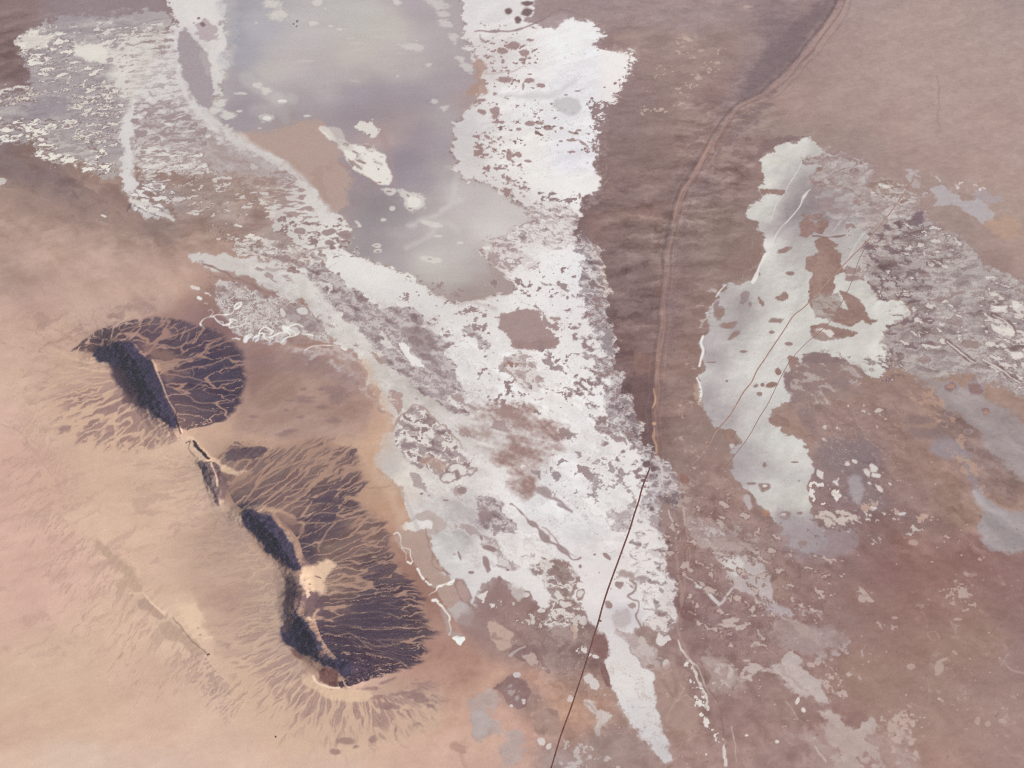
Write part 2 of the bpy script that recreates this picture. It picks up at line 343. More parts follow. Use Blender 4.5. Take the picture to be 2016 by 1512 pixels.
# ------------------------------------------------------------------ the plain: soil colours
base = field("""
-120,-90,140,120,122 -100,60,142,122,120 20,20,142,122,120 0,120,128,108,108 60,150,130,110,110 150,20,150,135,138 0,190,142,124,124
-120,300,140,122,118 0,290,135,118,118 60,300,138,116,110 20,330,136,118,116 80,350,134,115,114 130,370,134,115,113 60,390,150,128,120 0,380,165,140,128
180,330,160,134,122 230,380,150,126,118 160,420,138,118,112 120,430,158,133,123 60,440,170,143,131 0,430,172,146,133 0,490,168,140,130 200,440,158,134,124 270,425,156,132,123 200,475,178,150,138 120,455,176,148,136 260,475,172,146,134
-120,480,168,140,130 0,540,160,134,126 20,560,160,132,124 100,500,186,156,140 200,520,188,157,143 300,520,182,150,138 250,470,150,130,120 330,470,156,132,122 300,450,145,124,118
380,500,180,150,138 350,560,190,158,142 250,580,192,160,143 150,560,188,156,141 80,600,186,152,140 0,600,196,162,146 -120,620,200,166,152 150,620,198,166,148 300,590,170,140,130
390,600,158,128,118 360,620,164,132,122 250,610,198,166,148 290,600,192,158,142 310,560,190,158,142 220,640,198,166,148 330,600,184,152,138 400,630,150,118,112 420,650,140,108,104 330,640,150,120,114 450,600,160,135,130 480,680,160,128,118
100,680,198,167,150 0,680,200,168,152 -120,760,205,172,156 50,760,203,172,153 0,820,206,172,156 100,850,207,175,155 200,900,208,176,155 300,940,206,175,154 60,900,204,168,152
0,950,206,170,154 100,960,205,170,152 -120,1000,208,170,155 0,1080,210,174,158 100,1100,208,172,156 250,1040,212,180,158 200,1000,210,178,156 320,1000,210,178,156 400,1000,205,174,154
50,1180,210,174,158 0,1240,208,174,156 100,1300,208,178,156 0,1350,205,174,152 150,1400,206,174,152 0,1450,204,172,152 0,1512,208,180,160 -120,1600,206,180,162 150,1512,210,184,166
250,1250,210,178,156 300,1330,206,174,154 300,1450,208,176,156 300,1512,208,180,164 350,1250,214,186,162 400,1200,214,184,160 450,1250,208,178,157 420,1300,206,176,156
450,1400,208,178,158 450,1500,210,180,162 550,1450,210,178,158 550,1380,206,176,156 650,1400,208,176,156 650,1500,208,178,160 750,1450,206,172,152 750,1380,205,170,150 800,1420,204,168,148
850,1400,200,160,140 850,1300,180,140,122 880,1280,170,130,115 900,1310,175,135,118 930,1330,165,126,112 860,1350,190,150,130 900,1400,200,160,140 950,1350,200,160,138 880,1240,176,138,122
850,1200,160,122,108 830,1120,158,120,106 800,1080,165,128,112 960,1450,206,168,146 1000,1400,204,164,144 1040,1440,200,158,140 880,1480,204,168,150 1020,1500,200,162,146 980,1330,200,158,136 1050,1330,196,154,134
500,700,164,132,120 560,720,172,140,124 620,700,168,138,126 540,760,172,139,122 480,830,190,156,136 620,760,186,152,134 560,800,182,148,130 700,740,176,146,134 680,800,176,142,126 730,800,190,156,138
600,850,190,156,136 700,860,196,162,142 500,850,196,162,140 740,870,204,168,142 430,840,200,166,144 740,950,190,156,132 720,900,196,160,136 770,960,192,156,130 780,1000,190,152,126 790,1040,185,146,124
360,900,206,176,152 460,880,180,150,130 440,1000,204,174,152 430,1080,190,160,142 480,1150,196,166,146 430,1180,180,150,134 520,1230,202,172,150 500,1300,204,174,152 530,1350,206,176,154
960,1180,150,124,120 1000,1210,150,122,116 1040,1250,150,124,118 1000,1280,155,128,120 1060,1290,150,126,120 1100,1250,150,126,120 1150,1260,142,118,112 1180,1280,138,112,108 1100,1310,148,126,120 1130,1350,160,130,118
1010,1350,145,120,114 1030,1380,150,124,116 1100,1360,184,144,122 1120,1400,190,148,124 1140,1420,180,142,122 1080,1450,170,138,126 1130,1440,176,140,124 1150,1470,162,134,122 1200,1460,158,132,122 1200,1500,160,134,126 1250,1490,158,132,124 1100,1500,165,145,140
1040,1390,165,135,124 950,1230,160,134,128
1100,-60,150,128,128 1100,20,160,138,134 1200,20,162,140,136 1300,30,160,138,134 1400,10,164,142,137 1250,70,158,136,130 1200,80,150,126,122 1350,100,158,136,130 1450,80,156,134,128 1300,150,152,130,124 1350,200,150,128,122
1250,180,146,124,122 1220,250,140,120,118 1230,300,140,118,114 1300,260,146,124,118 1400,180,150,126,122 1350,280,148,124,118 1200,350,138,116,112 1250,380,136,114,110 1300,330,140,118,112 1350,350,138,116,112
1160,450,128,106,104 1220,450,128,107,104 1180,500,122,104,104 1230,520,120,102,102 1270,470,128,108,104 1230,600,118,100,100 1200,600,120,104,106 1270,600,118,100,102 1220,680,118,98,100 1270,680,122,102,102 1240,760,112,94,96 1270,780,112,94,96 1220,760,130,110,110
1260,840,112,92,92 1275,880,118,94,92 1290,930,128,106,102 1320,480,140,118,110 1340,560,144,118,110 1340,640,142,116,108 1330,720,146,120,110 1340,800,146,120,110 1330,880,150,126,116 1300,960,150,128,122
1400,430,146,122,112 1430,500,146,122,112 1400,560,148,124,114 1380,620,150,124,114 1370,700,150,124,114 1360,760,152,128,118 1380,860,150,128,118 1350,930,152,128,120 1330,1000,150,126,120
1450,350,148,122,114 1400,300,158,132,122 1480,290,154,128,120 1500,240,158,134,124 1560,200,168,142,132 1600,260,162,138,128 1660,200,172,148,138 1500,150,150,128,124 1650,80,168,144,136 1700,0,168,146,140 1620,-60,164,142,138
1550,60,140,120,120 1750,60,174,150,142 1850,50,176,152,143 1950,50,175,152,144 2016,0,168,148,142 2140,-60,168,148,144 1800,150,176,152,142 1900,150,176,152,142 2016,150,174,150,142 1750,250,172,147,136 1850,250,174,150,140 1950,250,176,151,140 2016,300,174,150,140 2140,200,174,150,142
1700,280,160,138,130 1760,330,165,140,130 1850,330,170,145,134 1950,340,174,149,137 2016,420,176,150,136 1980,420,174,150,138 1940,460,168,142,130 1960,440,174,148,134 1900,450,160,136,126 1950,520,156,130,120 2016,500,172,145,132 2016,600,155,132,126 2140,500,172,146,134
1420,930,156,130,120 1440,1000,154,126,116 1400,1000,152,124,116 1380,1050,150,122,116 1400,1100,152,124,118 1470,1050,150,124,118 1350,1150,146,118,114 1360,1200,142,114,112 1400,1230,150,124,120 1450,1250,148,120,116 1380,1280,144,116,112
1500,1080,156,132,126 1550,1100,152,124,118 1580,1150,152,122,114 1600,1100,150,124,118 1640,1050,150,126,124 1650,1100,148,120,116 1600,1200,150,120,114
1600,780,158,132,120 1680,780,164,136,120 1750,790,160,132,118 1600,850,164,136,122 1680,850,160,132,120 1750,850,158,128,114 1780,900,164,134,118 1850,930,168,136,118 1800,960,158,130,116 1750,1000,150,122,114 1800,790,165,136,120 1840,820,170,140,122
1900,870,170,138,120 1950,950,172,140,122 2016,950,165,136,122 1950,1000,168,138,122 1880,1000,164,134,116 1850,1040,152,126,116 1700,1000,146,120,116 1650,950,150,126,120 1700,900,140,120,120 1600,720,140,118,112 1960,880,162,134,120 2016,860,160,134,124
1720,1080,144,114,108 1800,1080,148,114,104 1850,1130,150,116,106 1750,1130,146,114,107 1900,1080,148,116,108 1950,1120,150,118,110 2016,1120,146,116,110 2140,1100,150,120,114 1700,1180,150,120,110 1800,1190,150,118,108 1900,1200,154,124,112 1980,1200,148,118,110 2016,1230,150,122,116 1950,1260,158,130,116
1650,1230,152,124,118 1700,1250,152,122,112 1750,1230,150,120,110 1820,1260,156,126,114 1880,1280,158,130,116 2016,1300,158,132,124 1700,1320,158,128,114 1780,1330,158,128,116 1850,1340,158,130,118 1950,1350,160,132,122 2016,1380,162,134,124 2140,1350,160,132,124
1450,1330,148,120,114 1400,1330,154,126,118 1350,1380,154,124,116 1330,1430,166,136,124 1380,1480,164,134,124 1450,1400,150,120,114 1480,1450,160,130,120 1550,1400,156,128,118 1550,1480,158,130,124 1500,1300,150,122,116 1600,1290,152,122,114 1640,1420,152,120,112
1750,1420,160,130,118 1850,1430,164,134,122 1950,1450,164,134,124 2016,1500,166,136,126 1850,1500,166,134,122 1780,1500,162,130,118 2140,1600,166,136,128 1300,1600,164,136,126 1600,1600,162,132,124
1300,1300,154,128,120 1320,1250,152,126,120 1330,1340,160,132,122 1270,1250,160,136,128
""", power=5.0, eps=26)
col[:] = base
# broad mineral variation of the soil
col += (NA * 5)[..., None] * rgb([1, .9, .85]) + (NB * 5)[..., None] * rgb([1, .95, .9]) + (NC * 3)[..., None]

# northern and eastern ground: bluish shift, distance haze painted into the soil colour
sl, m = mask("900,-90 2140,-90 2140,620 1500,420 1300,700 1190,500 1180,200", 60, .5, .45); col[sl] += m[..., None] * rgb([0, 2.5, 4.5])
soil("1180,-90 1700,-90 1640,20 1440,230 1300,560 1280,900 1190,720 1150,520 1130,430 1190,380 1190,200 1260,120 1180,50", 6, TH, 40)
soil("1180,380 1300,300 1300,900 1200,700", 5, TH, 30)
soil("1700,-90 2140,-90 2140,520 1990,560 1800,380 1600,260 1480,240 1560,120", 2.6, TU, 50); soil("1700,-90 2140,-90 2140,520 1990,560 1800,380 1600,260 1480,240", 1.8, N14, 50); tint("1560,-90 2140,-90 2140,420 1700,300 1500,220", (1.01, 1.0, .99), 50)
tint("1560,760 1800,740 1960,860 1990,980 1800,1040 1620,1000", (.95, .955, .99), 40); tint("-126,600 480,600 900,1200 900,1620 -126,1620", (.985, .985, 1.0), 40); tint("1820,740 2016,860 2016,1000 1900,960", (.93, .95, .99), 30); tint("1700,1040 2140,1000 2140,1400 1750,1300", (.99, .975, .98), 60)
soil("1560,720 1700,740 1830,760 2016,900 2140,880 2140,1100 1700,1090 1040,1620 1070,1330 920,1190 1130,1180 1290,1000 1300,900 1350,820 1400,880 1600,1100 1560,860", 6, TD, 34); soil("1640,1060 2140,1040 2140,1620 1500,1620", 3.2, TD, 50)
soil("1560,720 1700,740 1830,760 2016,900 1900,1060 1640,1060", 4, N14, 34, lv=5); soil("1040,1200 1400,900 1640,1100 1700,1620 1040,1620", 7, N14, 34, lv=5)
soil("1290,430 1490,270 1480,420 1400,600 1370,700 1380,860 1300,900 1290,640", 9, TH, 26); soil("1330,200 1560,200 1500,300 1400,480 1320,480", 9, TH, 20)
soil("-126,380 120,420 330,470 370,520 400,580 300,600 100,590 -126,600", 7, TD, 40); soil("-126,400 200,440 300,500 200,560 -126,560", 6, TU, 40, lv=4)
soil("-126,0 60,20 200,20 40,90 70,150 0,200 -126,230", 9, TU, 24)
soil("-126,260 60,300 260,350 260,420 380,480 330,500 120,420 -126,380", 8, TD, 26); specks("-126,290 60,300 160,370 260,430 300,470 180,430 60,380 -126,350", (124, 108, 110), .14, n=TD, a=.5, crisp=.12)
specks("100,330 240,350 250,420 140,390", (172, 146, 134), .15, n=TD, a=.5, crisp=.12)
soil("470,650 720,700 760,860 560,880 440,850 490,760", 4, TU, 30)
soil("-126,560 330,600 300,700 420,900 440,1100 600,1400 600,1600 -126,1600", 2.2, fbm(40, 5, 299, ang=16, sx=2.6), 40)
soil("840,1180 940,1200 1100,1330 1050,1500 840,1500", 4, N14, 40)

# grey scarp corridor, top right
area("1450,200 1460,160 1490,120 1530,70 1590,25 1650,-40 1670,-20 1640,20 1600,60 1565,110 1540,140 1505,172 1470,195", (126, 111, 114), 16, .7, .3, .75)
area("1180,430 1250,420 1290,470 1286,640 1280,860 1262,850 1240,790 1215,700 1200,600 1180,520", (124, 105, 104), 34, .8, .5, .3); soil("1190,420 1300,420 1300,880 1230,800", 5, TH, 20)
area("1243,740 1262,700 1290,690 1290,900 1278,890 1255,830 1243,800", (108, 88, 90), 8, .25, .2, .75)
area("1290,560 1312,560 1310,640 1304,720 1300,830 1290,900 1288,800 1296,640", (140, 112, 104), 7, .4, .3, .5)
area("1245,690 1250,740 1290,730 1290,700", (150, 118, 106), 8, .5, .3, .4)
area("-30,300 0,298 60,335 120,365 150,392 130,400 80,380 20,345 -30,330", (136, 120, 119), 16, .9, .4, .3); area("-60,360 100,370 260,420 330,470 200,450 60,430 -60,400", (166, 142, 132), 22, .9, .5, .45)
area("300,432 330,440 380,470 310,480 270,450", (146, 128, 121), 14, .6, .3, .35)

# ------------------------------------------------------------------ brine pan in the north
BRINE = P("440,-90 905,-90 905,0 915,60 925,100 935,120 950,150 945,185 935,212 900,232 890,245 893,270 892,330 905,345 935,355 985,375 1020,398 1050,415 1040,435 1005,455 975,478 955,510 985,530 1010,560 1005,578 945,590 870,590 832,570 800,545 770,528 740,518 700,508 672,490 668,465 690,452 700,462 690,445 665,425 642,410 622,385 600,355 560,322 510,292 472,275 452,258 412,230 408,222 425,190 440,150 447,100 440,40")
BC = field("""480,-60,172,166,174 700,-60,192,184,184 900,-60,175,166,175 500,50,180,176,184 455,70,160,158,170 450,25,165,160,168 480,110,172,168,178 620,60,192,186,187 700,100,196,188,183 700,30,194,190,188 780,50,196,190,184 820,20,178,168,174 850,60,182,174,176 880,100,178,168,172
560,120,192,184,184 700,150,184,176,176 760,130,192,184,182 820,130,186,178,178 900,160,172,160,166 560,190,176,167,170 530,140,190,184,182 470,160,168,160,166 470,215,160,150,158 430,190,176,168,172 560,230,164,151,154 600,210,166,156,162 640,170,182,174,176 700,185,164,155,164 740,180,162,152,160 820,190,160,150,158 870,175,166,156,162
700,225,160,148,156 760,220,160,148,154 830,270,158,147,155 790,250,168,154,156 800,310,152,141,152 780,340,154,143,154 830,350,158,149,156 870,290,164,154,160 870,340,176,168,170 880,230,174,164,168 920,200,170,152,152 755,270,178,158,156
700,360,156,143,149 690,400,158,145,150 740,410,148,140,145 720,440,152,145,150 780,430,156,149,152 840,400,176,168,168 900,380,196,190,189 930,400,192,185,184 980,410,200,194,191 870,450,188,182,179 970,450,207,201,198 800,465,176,168,169 740,480,160,150,154 700,480,162,152,155 760,510,172,164,166 850,510,196,191,187 900,500,192,186,183 940,520,180,170,169 900,550,186,179,175 860,550,190,184,180 850,575,168,152,149 920,578,162,146,142 980,560,170,155,150 990,575,164,148,144 670,440,166,148,149""", power=4.2, eps=20)
SMK = fbm(90, 4, 151, ang=8, sx=2.4)
BC = BC + (SMK * 9 + NC * 1.5)[..., None]
sl, mbr = mask(BRINE, 11, .6, .4)
paint(sl, mbr, BC[sl])
mbrine = np.zeros((NV, NU), np.float32); mbrine[sl] = mbr
# dry mud lobe inside the pan
area("452,258 520,262 590,240 625,232 650,262 655,285 672,305 670,322 695,345 705,362 680,372 684,400 664,420 640,410 622,385 600,355 560,322 510,292 472,275", (181, 157, 149), 13, .6, .4, .95)
area("520,292 560,310 600,330 640,340 668,322 640,318 612,332 590,318", (170, 143, 134), 9, .8, .4, .6)
area("600,330 640,345 650,390 645,410 625,385", (172, 146, 138), 8, .8, .4, .6)
line("668,322 700,335 730,355 745,370", (168, 140, 136), 2.2, a=.7, wig=1)
line("752,262 765,300 772,340 778,372", (170, 146, 146), 5, 3, a=.6, wig=1.5, soft=3)
# pale drifts of salt on the brine
for s, w, a in (("905,395 870,415 850,425 800,445", 3, .7), ("900,360 885,395 870,412", 3, .5), ("855,450 845,462 830,475 800,490", 4, .6), ("840,440 880,440 900,455", 4, .4), ("880,330 900,330 890,375 905,395", 3, .4), ("560,20 600,60 640,60", 4, .15), ("480,150 520,180 545,190", 12, .35), ("500,215 545,215 560,235", 9, .2), ("545,195 580,195", 8, .3)):
    line(s, (205, 200, 198), w, a=a, soft=5, wig=2)
ell("430,115,21,21 426,151,14,11 412,178,10,9 418,215,16,12 448,227,12,7 430,202,16,7 548,28,16,12 535,8,14,7 625,5,10,6 617,46,10,5 651,51,5,2.5 669,58,6,2.6,10 594,168,1,1 508,168,8,6 523,179,9,7,20 556,199,12,4.5 525,233,12,6.5 475,184,9,2.6 470,219,5,1.8 604,228,6,2.4 510,252,3.5,1.5 783,5,9,5,20 640,17,4,1.6 505,45,3,1.6", (214, 208, 204), a=.85, rag=1.0, soft=.3, rim=(186, 180, 180))
area("398,-20 450,-20 450,130 436,130 438,80 420,50 398,36", (194, 186, 187), 10, 1.0, .4, .6)
ell("556,199,10,3.4 525,233,9,4.6", (226, 222, 218), rag=.3, rim=(178, 170, 170))
ell("862,8,20,9,15 870,27,12,6 876,46,14,7,15 893,75,8,11,-20 815,92,22,7,8 845,128,6,3.6 783,150,3,2 821,80,3,1.5 905,115,8,5 918,132,14,7,35 858,200,8,4 872,212,9,5", (210, 205, 201), a=.75, rag=1.1, soft=.35)
ell("585,42,3,2 578,47,2.5,1.6 584,52,2,1.4", (120, 110, 114))
ell("700,160,12,2 690,75,8,2.4 745,73,16,2.6 700,85,14,3.6 790,105,10,2 600,120,18,3", (204, 198, 196), a=.4)
# the big salt island
sl, m = area("625,252 640,247 655,262 668,282 700,284 735,290 758,305 765,330 773,352 766,363 745,362 725,350 700,336 683,318 673,300 665,280 640,268", (228, 223, 217), 6, .3, .3)
area("625,250 650,247 672,258 680,275 700,290 672,300 655,272", (206, 196, 190), 6, .5, .3, .7)
area("697,247 715,238 735,237 741,250 747,268 735,272 715,262 700,256", (220, 214, 208), 3.5, .6, .2)
specks("655,262 750,290 768,355 700,335 672,300", (170, 152, 148), .09, edge=6, rim=(206, 198, 194), n=TD)
ell("700,300,8,2,30 710,318,12,3,20 745,333,2.4,2 690,320,9,2.4,60 738,360,6,2 747,359,4,2 723,240,3,2 727,265,3,2", (160, 136, 132), rag=.7)
ell("815,398,24,17 800,385,18,8,30 765,376,14,7,10 772,410,6,5 755,433,6,3 742,483,10,5 743,494,9,4 846,510,24,6,10 705,440,8,3,40 708,445,5,3 773,549,12,8 745,525,7,8", (214, 208, 203), a=.85, rag=.55)
ell("815,398,13,12", (228, 224, 218), rag=.4)
ell("803,385,4,2,40 765,377,6,2 741,483,5,1.6 744,495,5,1.6 770,545,1.5,3,40 775,552,2,4 846,510,4,1.4 808,410,5,1 822,388,1,1", (160, 138, 134))
ell("848,440,22,5,12 855,446,10,3 863,465,10,2.5 905,478,6,3", (218, 212, 206), a=.7)

# ------------------------------------------------------------------ the white salt flat
WC = field("""1000,-60,228,224,220 960,20,222,218,216 1000,60,230,226,222 1100,80,238,236,233 1150,60,238,237,235 1200,120,234,233,234 1130,160,230,229,231 1050,130,234,231,227 980,100,216,210,206 950,140,212,206,202 1000,190,234,231,226 1050,220,232,230,228 1120,220,226,225,227 1150,250,233,232,231 950,260,212,208,206 920,260,205,200,198 980,280,232,228,222
1050,290,236,232,225 1110,310,226,225,229 1130,300,228,226,229 1000,330,232,228,222 1060,340,238,235,228 1130,370,236,233,227 930,310,208,203,200 960,350,216,211,207 1000,400,214,209,205 960,420,212,207,203 1030,430,222,217,212 1060,460,214,208,203 1080,500,236,233,228 1110,520,232,230,228 1140,540,228,227,227 1010,500,222,217,212 1050,560,233,230,225 1030,600,232,229,224 1100,590,230,227,224
960,600,222,217,212 900,610,218,213,208 850,600,216,211,207 800,570,222,218,213 740,540,228,224,218 700,500,226,221,215 650,470,222,216,210 640,520,228,223,217 600,430,214,207,202 560,470,206,199,194 560,540,214,208,203 480,520,206,198,192 430,510,208,200,194 620,570,218,212,206 680,610,220,214,208 740,650,218,211,205 700,580,220,215,210
780,700,210,202,194 740,740,204,196,188 800,750,204,196,188 850,790,206,198,190 900,820,218,212,206 850,700,218,213,208 900,700,226,223,219 950,720,230,227,223 1000,700,234,231,226 1060,720,232,228,223 1120,700,230,226,222 1160,650,226,222,218 1000,770,228,225,221 1120,780,236,232,226 1160,800,233,230,226 940,780,224,221,218 960,860,212,206,200 900,850,208,201,195 930,920,216,210,205
980,960,224,219,214 1050,990,224,222,221 1120,920,228,225,221 1180,900,226,222,218 1200,850,224,219,215 1000,1020,226,221,216 1060,1060,226,221,217 1130,1040,222,219,218 1180,1000,228,225,220 1230,960,230,227,222 1270,1000,222,217,213 1190,1090,224,218,214 1220,1140,226,219,215 1180,1180,226,219,215 1230,1180,222,216,213 1270,1100,222,217,213 1210,1230,214,208,206 1220,1210,196,190,192
800,940,216,208,198 850,950,220,213,205 790,970,216,204,192 850,1000,206,201,197 900,1000,190,184,180 920,1040,180,173,172 900,1080,200,196,192 880,1060,206,203,198 920,1100,210,206,202 960,1080,224,219,214 1000,1120,222,217,213 950,1150,216,211,207 910,1160,208,204,202 1040,1140,224,219,214 900,940,222,217,210 770,900,196,186,178 760,920,200,190,180
1210,1280,214,208,204 1230,1310,216,210,205 1250,1350,220,215,209 1280,1400,212,207,204 1240,1400,210,207,204 1270,1450,206,202,200 1300,1480,200,195,193 1280,1380,214,209,204
400,30,224,218,214 370,80,214,208,206 440,120,218,212,207 400,200,208,202,200 300,130,218,212,207 270,170,218,212,207 350,120,206,200,198 330,180,198,191,189 290,220,206,200,197 250,240,214,209,206 240,290,212,207,204 400,240,200,193,190 440,260,206,200,197 480,290,202,195,190 540,320,204,197,191 590,350,210,203,197 620,400,214,207,201 560,380,200,191,184 530,420,198,189,182 260,350,212,207,204 270,390,206,202,200 330,400,196,190,188 380,380,180,170,168 350,340,196,190,188 350,280,180,170,168
500,580,196,188,184 480,610,198,191,187 540,610,196,189,185 560,640,180,168,166 600,620,206,200,195""", power=4.2, eps=18)
FINE = fbm(5, 2, 161)
WC = WC + (fbm(70, 4, 155, ang=-60, sx=2.0) * 7 + NC * 2 + FINE * 2.0)[..., None]
TDE = (TD / TD.std() * .3 + ND * .25).astype(np.float32)
S1 = "905,-90 1050,-90 1050,-10 1040,30 1025,47 1060,52 1095,46 1108,36 1140,37 1172,48 1195,63 1180,74 1186,86 1220,100 1245,102 1255,117 1243,132 1232,155 1222,175 1205,198 1192,210 1181,218 1176,240 1177,300 1174,330 1183,352 1177,375 1155,390 1130,400 1140,420 1130,432 1108,430 1070,420 1050,415 1020,398 985,375 935,355 905,345 892,330 893,270 890,245 900,232 935,212 945,185 950,150 935,120 925,100 915,60 905,0"
S2 = "1040,435 1050,415 1070,420 1108,430 1120,455 1132,480 1150,500 1166,520 1160,545 1160,570 1172,590 1183,630 1188,680 1200,705 1205,740 1205,790 1222,830 1243,880 1278,915 1284,960 1290,1010 1298,1060 1306,1110 1312,1160 1300,1195 1262,1225 1238,1240 1240,1275 1262,1300 1288,1335 1292,1385 1303,1430 1320,1500 1296,1485 1258,1440 1228,1402 1206,1352 1180,1298 1200,1285 1190,1250 1166,1228 1140,1195 1132,1172 1142,1150 1128,1125 1100,1098 1082,1100 1070,1120 1080,1150 1095,1172 1080,1190 1048,1180 1010,1158 968,1133 950,1160 935,1195 905,1190 893,1150 880,1132 862,1118 848,1070 838,1035 800,1020 790,990 786,965 762,942 745,930 757,900 745,872 768,850 775,832 742,765 722,742 716,712 700,690 660,672 640,668 655,650 635,630 600,600 560,590 545,575 500,550 460,540 420,528 380,510 362,495 400,495 440,500 480,510 540,520 600,520 620,500 600,490 560,470 535,440 525,400 500,370 440,340 410,300 330,290 262,272 256,330 270,400 330,410 350,432 320,430 280,422 252,412 262,395 245,370 236,340 234,260 250,220 262,190 300,130 345,60 330,-90 440,-90 440,40 447,100 440,150 425,190 408,222 412,230 452,258 472,275 510,292 560,322 600,355 622,385 642,410 665,425 690,445 700,462 690,452 668,465 672,490 700,508 740,518 770,528 800,545 832,570 870,590 945,590 1005,578 1010,560 985,530 955,510 975,478 1005,455"
salt = np.zeros((NV, NU), np.float32)
for s in (S1, S2):
    sl, m = mask(s, 16, 1.0, .45); paint(sl, m, (190, 176, 170), .45)
for s in (S1, S2):
    sl, m = mask(s, 11, .9, .16, n=TDE, thr=.3); paint(sl, m, (166, 149, 145), .4)
for s in (S1, S2):
    sl, m = mask(s, 10, .9, .19, n=TDE)
    paint(sl, m, WC[sl]); salt[sl] = np.maximum(salt[sl], m)
# soft transition of brine into salt on the south-east shore
area("955,505 985,528 1012,560 1005,578 945,590 870,590 845,580 900,580 960,572 985,560 960,530", (168, 150, 146), 10, .3, .35, .5)

# brown islands and hardpan inside the salt
SW_ = "420,500 640,540 800,600 1000,660 1130,720 1220,900 1260,1100 1100,1100 960,1130 860,1100 800,960 760,800 600,610"
soil(SW_, 7, TD, 20, c=(1, 1.05, 1.08), lv=6); soil("940,0 1180,60 1180,360 940,330", 4.5, TU, 20, c=(1, 1, 1)); veins("960,60 1180,100 1180,360 940,330", (204, 198, 197), .02, TU, 20, a=.6); soil(SW_, 4, N14, 20, c=(1, 1.05, 1.08))
veins(SW_, (186, 172, 166), .022, TD, 20, a=.55); veins("900,440 1140,480 1200,760 1000,700", (190, 178, 172), .02, N14, 20, a=.5)
specks("480,520 700,560 900,640 960,760 1060,900 900,860 740,720 600,610", (170, 152, 148), .09, n=TD, rim=(206, 198, 194)); specks("800,930 900,940 1100,1040 1150,1110 1000,1130 880,1090", (176, 160, 156), .08, n=TD, rim=(204, 196, 192))
specks("1000,540 1160,560 1230,860 1280,960 1200,1000 1080,860 1000,700", (160, 142, 140), .08, n=TD)
BR = (160, 134, 130); GR = (168, 156, 156); DK = (138, 112, 108)
specks("900,60 1000,30 1010,100 960,130 930,100", (176, 160, 156), .12)
specks("950,60 1060,70 1060,180 960,180", BR, .10); specks("960,190 1080,180 1170,260 1170,330 1060,290 980,330 940,250", BR, .05)
specks("980,230 1080,240 1160,270 1150,300 1080,280 1000,300", DK, .10); specks("930,250 1000,270 1040,360 1060,400 1000,390 930,320", BR, .26, rim=(205, 196, 190))
ell("994,157,14,6 1010,90,14,7 988,100,10,6 1033,105,9,7 1030,118,7,4 1044,79,8,3 1042,158,10,5 1067,168,10,4 1030,170,2,7 975,222,9,13 980,240,12,3 1044,243,10,5 1063,242,8,3 1080,253,10,3 1022,254,5,3 948,197,7,3 950,220,8,5,30 1125,276,12,3 1128,262,9,2,20 1148,282,9,3,30 1138,257,6,2 1002,306,5,10 1020,304,8,5,40 1040,317,7,3 1104,278,5,2 1065,217,4,2 1105,252,4,3 960,270,6,3,30 1137,179,6,1.5 1115,187,4,1.3 1190,172,3,1.5 975,185,4,3 990,120,3,5 1125,299,7,2.4 1141,385,2,6", BR, rag=.75)
ell("1001,22,6,6,40 1037,24,10,7 1020,39,6,6 1039,7,12,4", (118, 98, 98), rag=.5, rim=(190, 180, 176))
line("935,62 980,62 1010,60 1060,45 1090,25 1110,18 1140,28", (150, 128, 128), 1.6, a=.8, wig=1.2)
area("1060,48 1075,35 1095,28 1118,24 1108,42 1092,52", (172, 154, 154), 4, .5, .3, .9)
area("1090,195 1115,190 1140,195 1145,210 1132,228 1115,225 1095,215 1086,205", (196, 193, 192), 6, .2, .4, .85)
line("980,185 1030,190 1080,190 1100,180 1130,160", (206, 203, 202), 4, a=.7, soft=4, wig=1.5)
area("1170,80 1200,72 1204,88 1195,97 1170,92 1160,88", (148, 126, 126), 5, .9, .2, .9)
area("928,118 945,116 962,128 955,140 948,150 952,165 965,180 945,190 925,190 920,175 935,165 938,150 935,135", (176, 146, 134), 5, .6, .25, .85)
line("945,145 975,145 1010,140 1030,128", (190, 172, 164), 1.4, a=.6, wig=1.5)
# ragged hardpan along the eastern shore
for s, d in (("1235,110 1275,112 1290,140 1240,165 1225,190 1195,215 1185,235 1172,230 1190,205 1215,180", .45), ("1160,190 1200,205 1192,300 1200,370 1180,400 1168,380 1182,345 1172,320 1165,250", .5), ("1060,370 1110,385 1180,375 1190,395 1150,410 1130,400 1080,400 1050,385", .45)):
    specks(s, (150, 130, 130), d, edge=8, rag=.9)
COAST = "1150,455 1175,490 1195,560 1200,640 1210,690 1222,750 1245,800 1262,850 1290,890 1330,930 1336,990 1310,1000 1288,960 1262,910 1232,870 1200,830 1190,760 1180,700 1168,650 1150,600 1140,560 1150,520 1130,480"
mottle(COAST, [(118, 104, 106), (135, 120, 122), (165, 154, 155), (210, 204, 200), (150, 134, 134), (132, 114, 112)], n=MR, edge=8, gain=1.9, rag=1.2, a=.85)
specks("1120,560 1190,580 1210,700 1240,830 1280,920 1290,1010 1250,1000 1180,900 1160,780 1130,680 1110,600", (150, 128, 126), .2, edge=20, rim=(190, 180, 178))
area("1188,640 1200,650 1206,690 1195,700 1186,680", (150, 140, 142), 4, .7, .2, .8)
mottle("1030,395 1120,405 1140,440 1120,450 1135,480 1090,490 1050,470 1020,500 990,490 1010,450 1040,435", [(150, 130, 130), (180, 166, 164), (222, 216, 210), (196, 184, 180), (155, 136, 136)], n=MR, edge=8, gain=2.2, a=.9, rag=.9)
mottle("940,480 990,470 1030,500 1060,510 1060,530 1000,530 960,520", [(232, 228, 222), (210, 200, 196), (165, 144, 142), (225, 220, 214)], n=MR, edge=8, gain=2.0, a=.85, rag=.9)
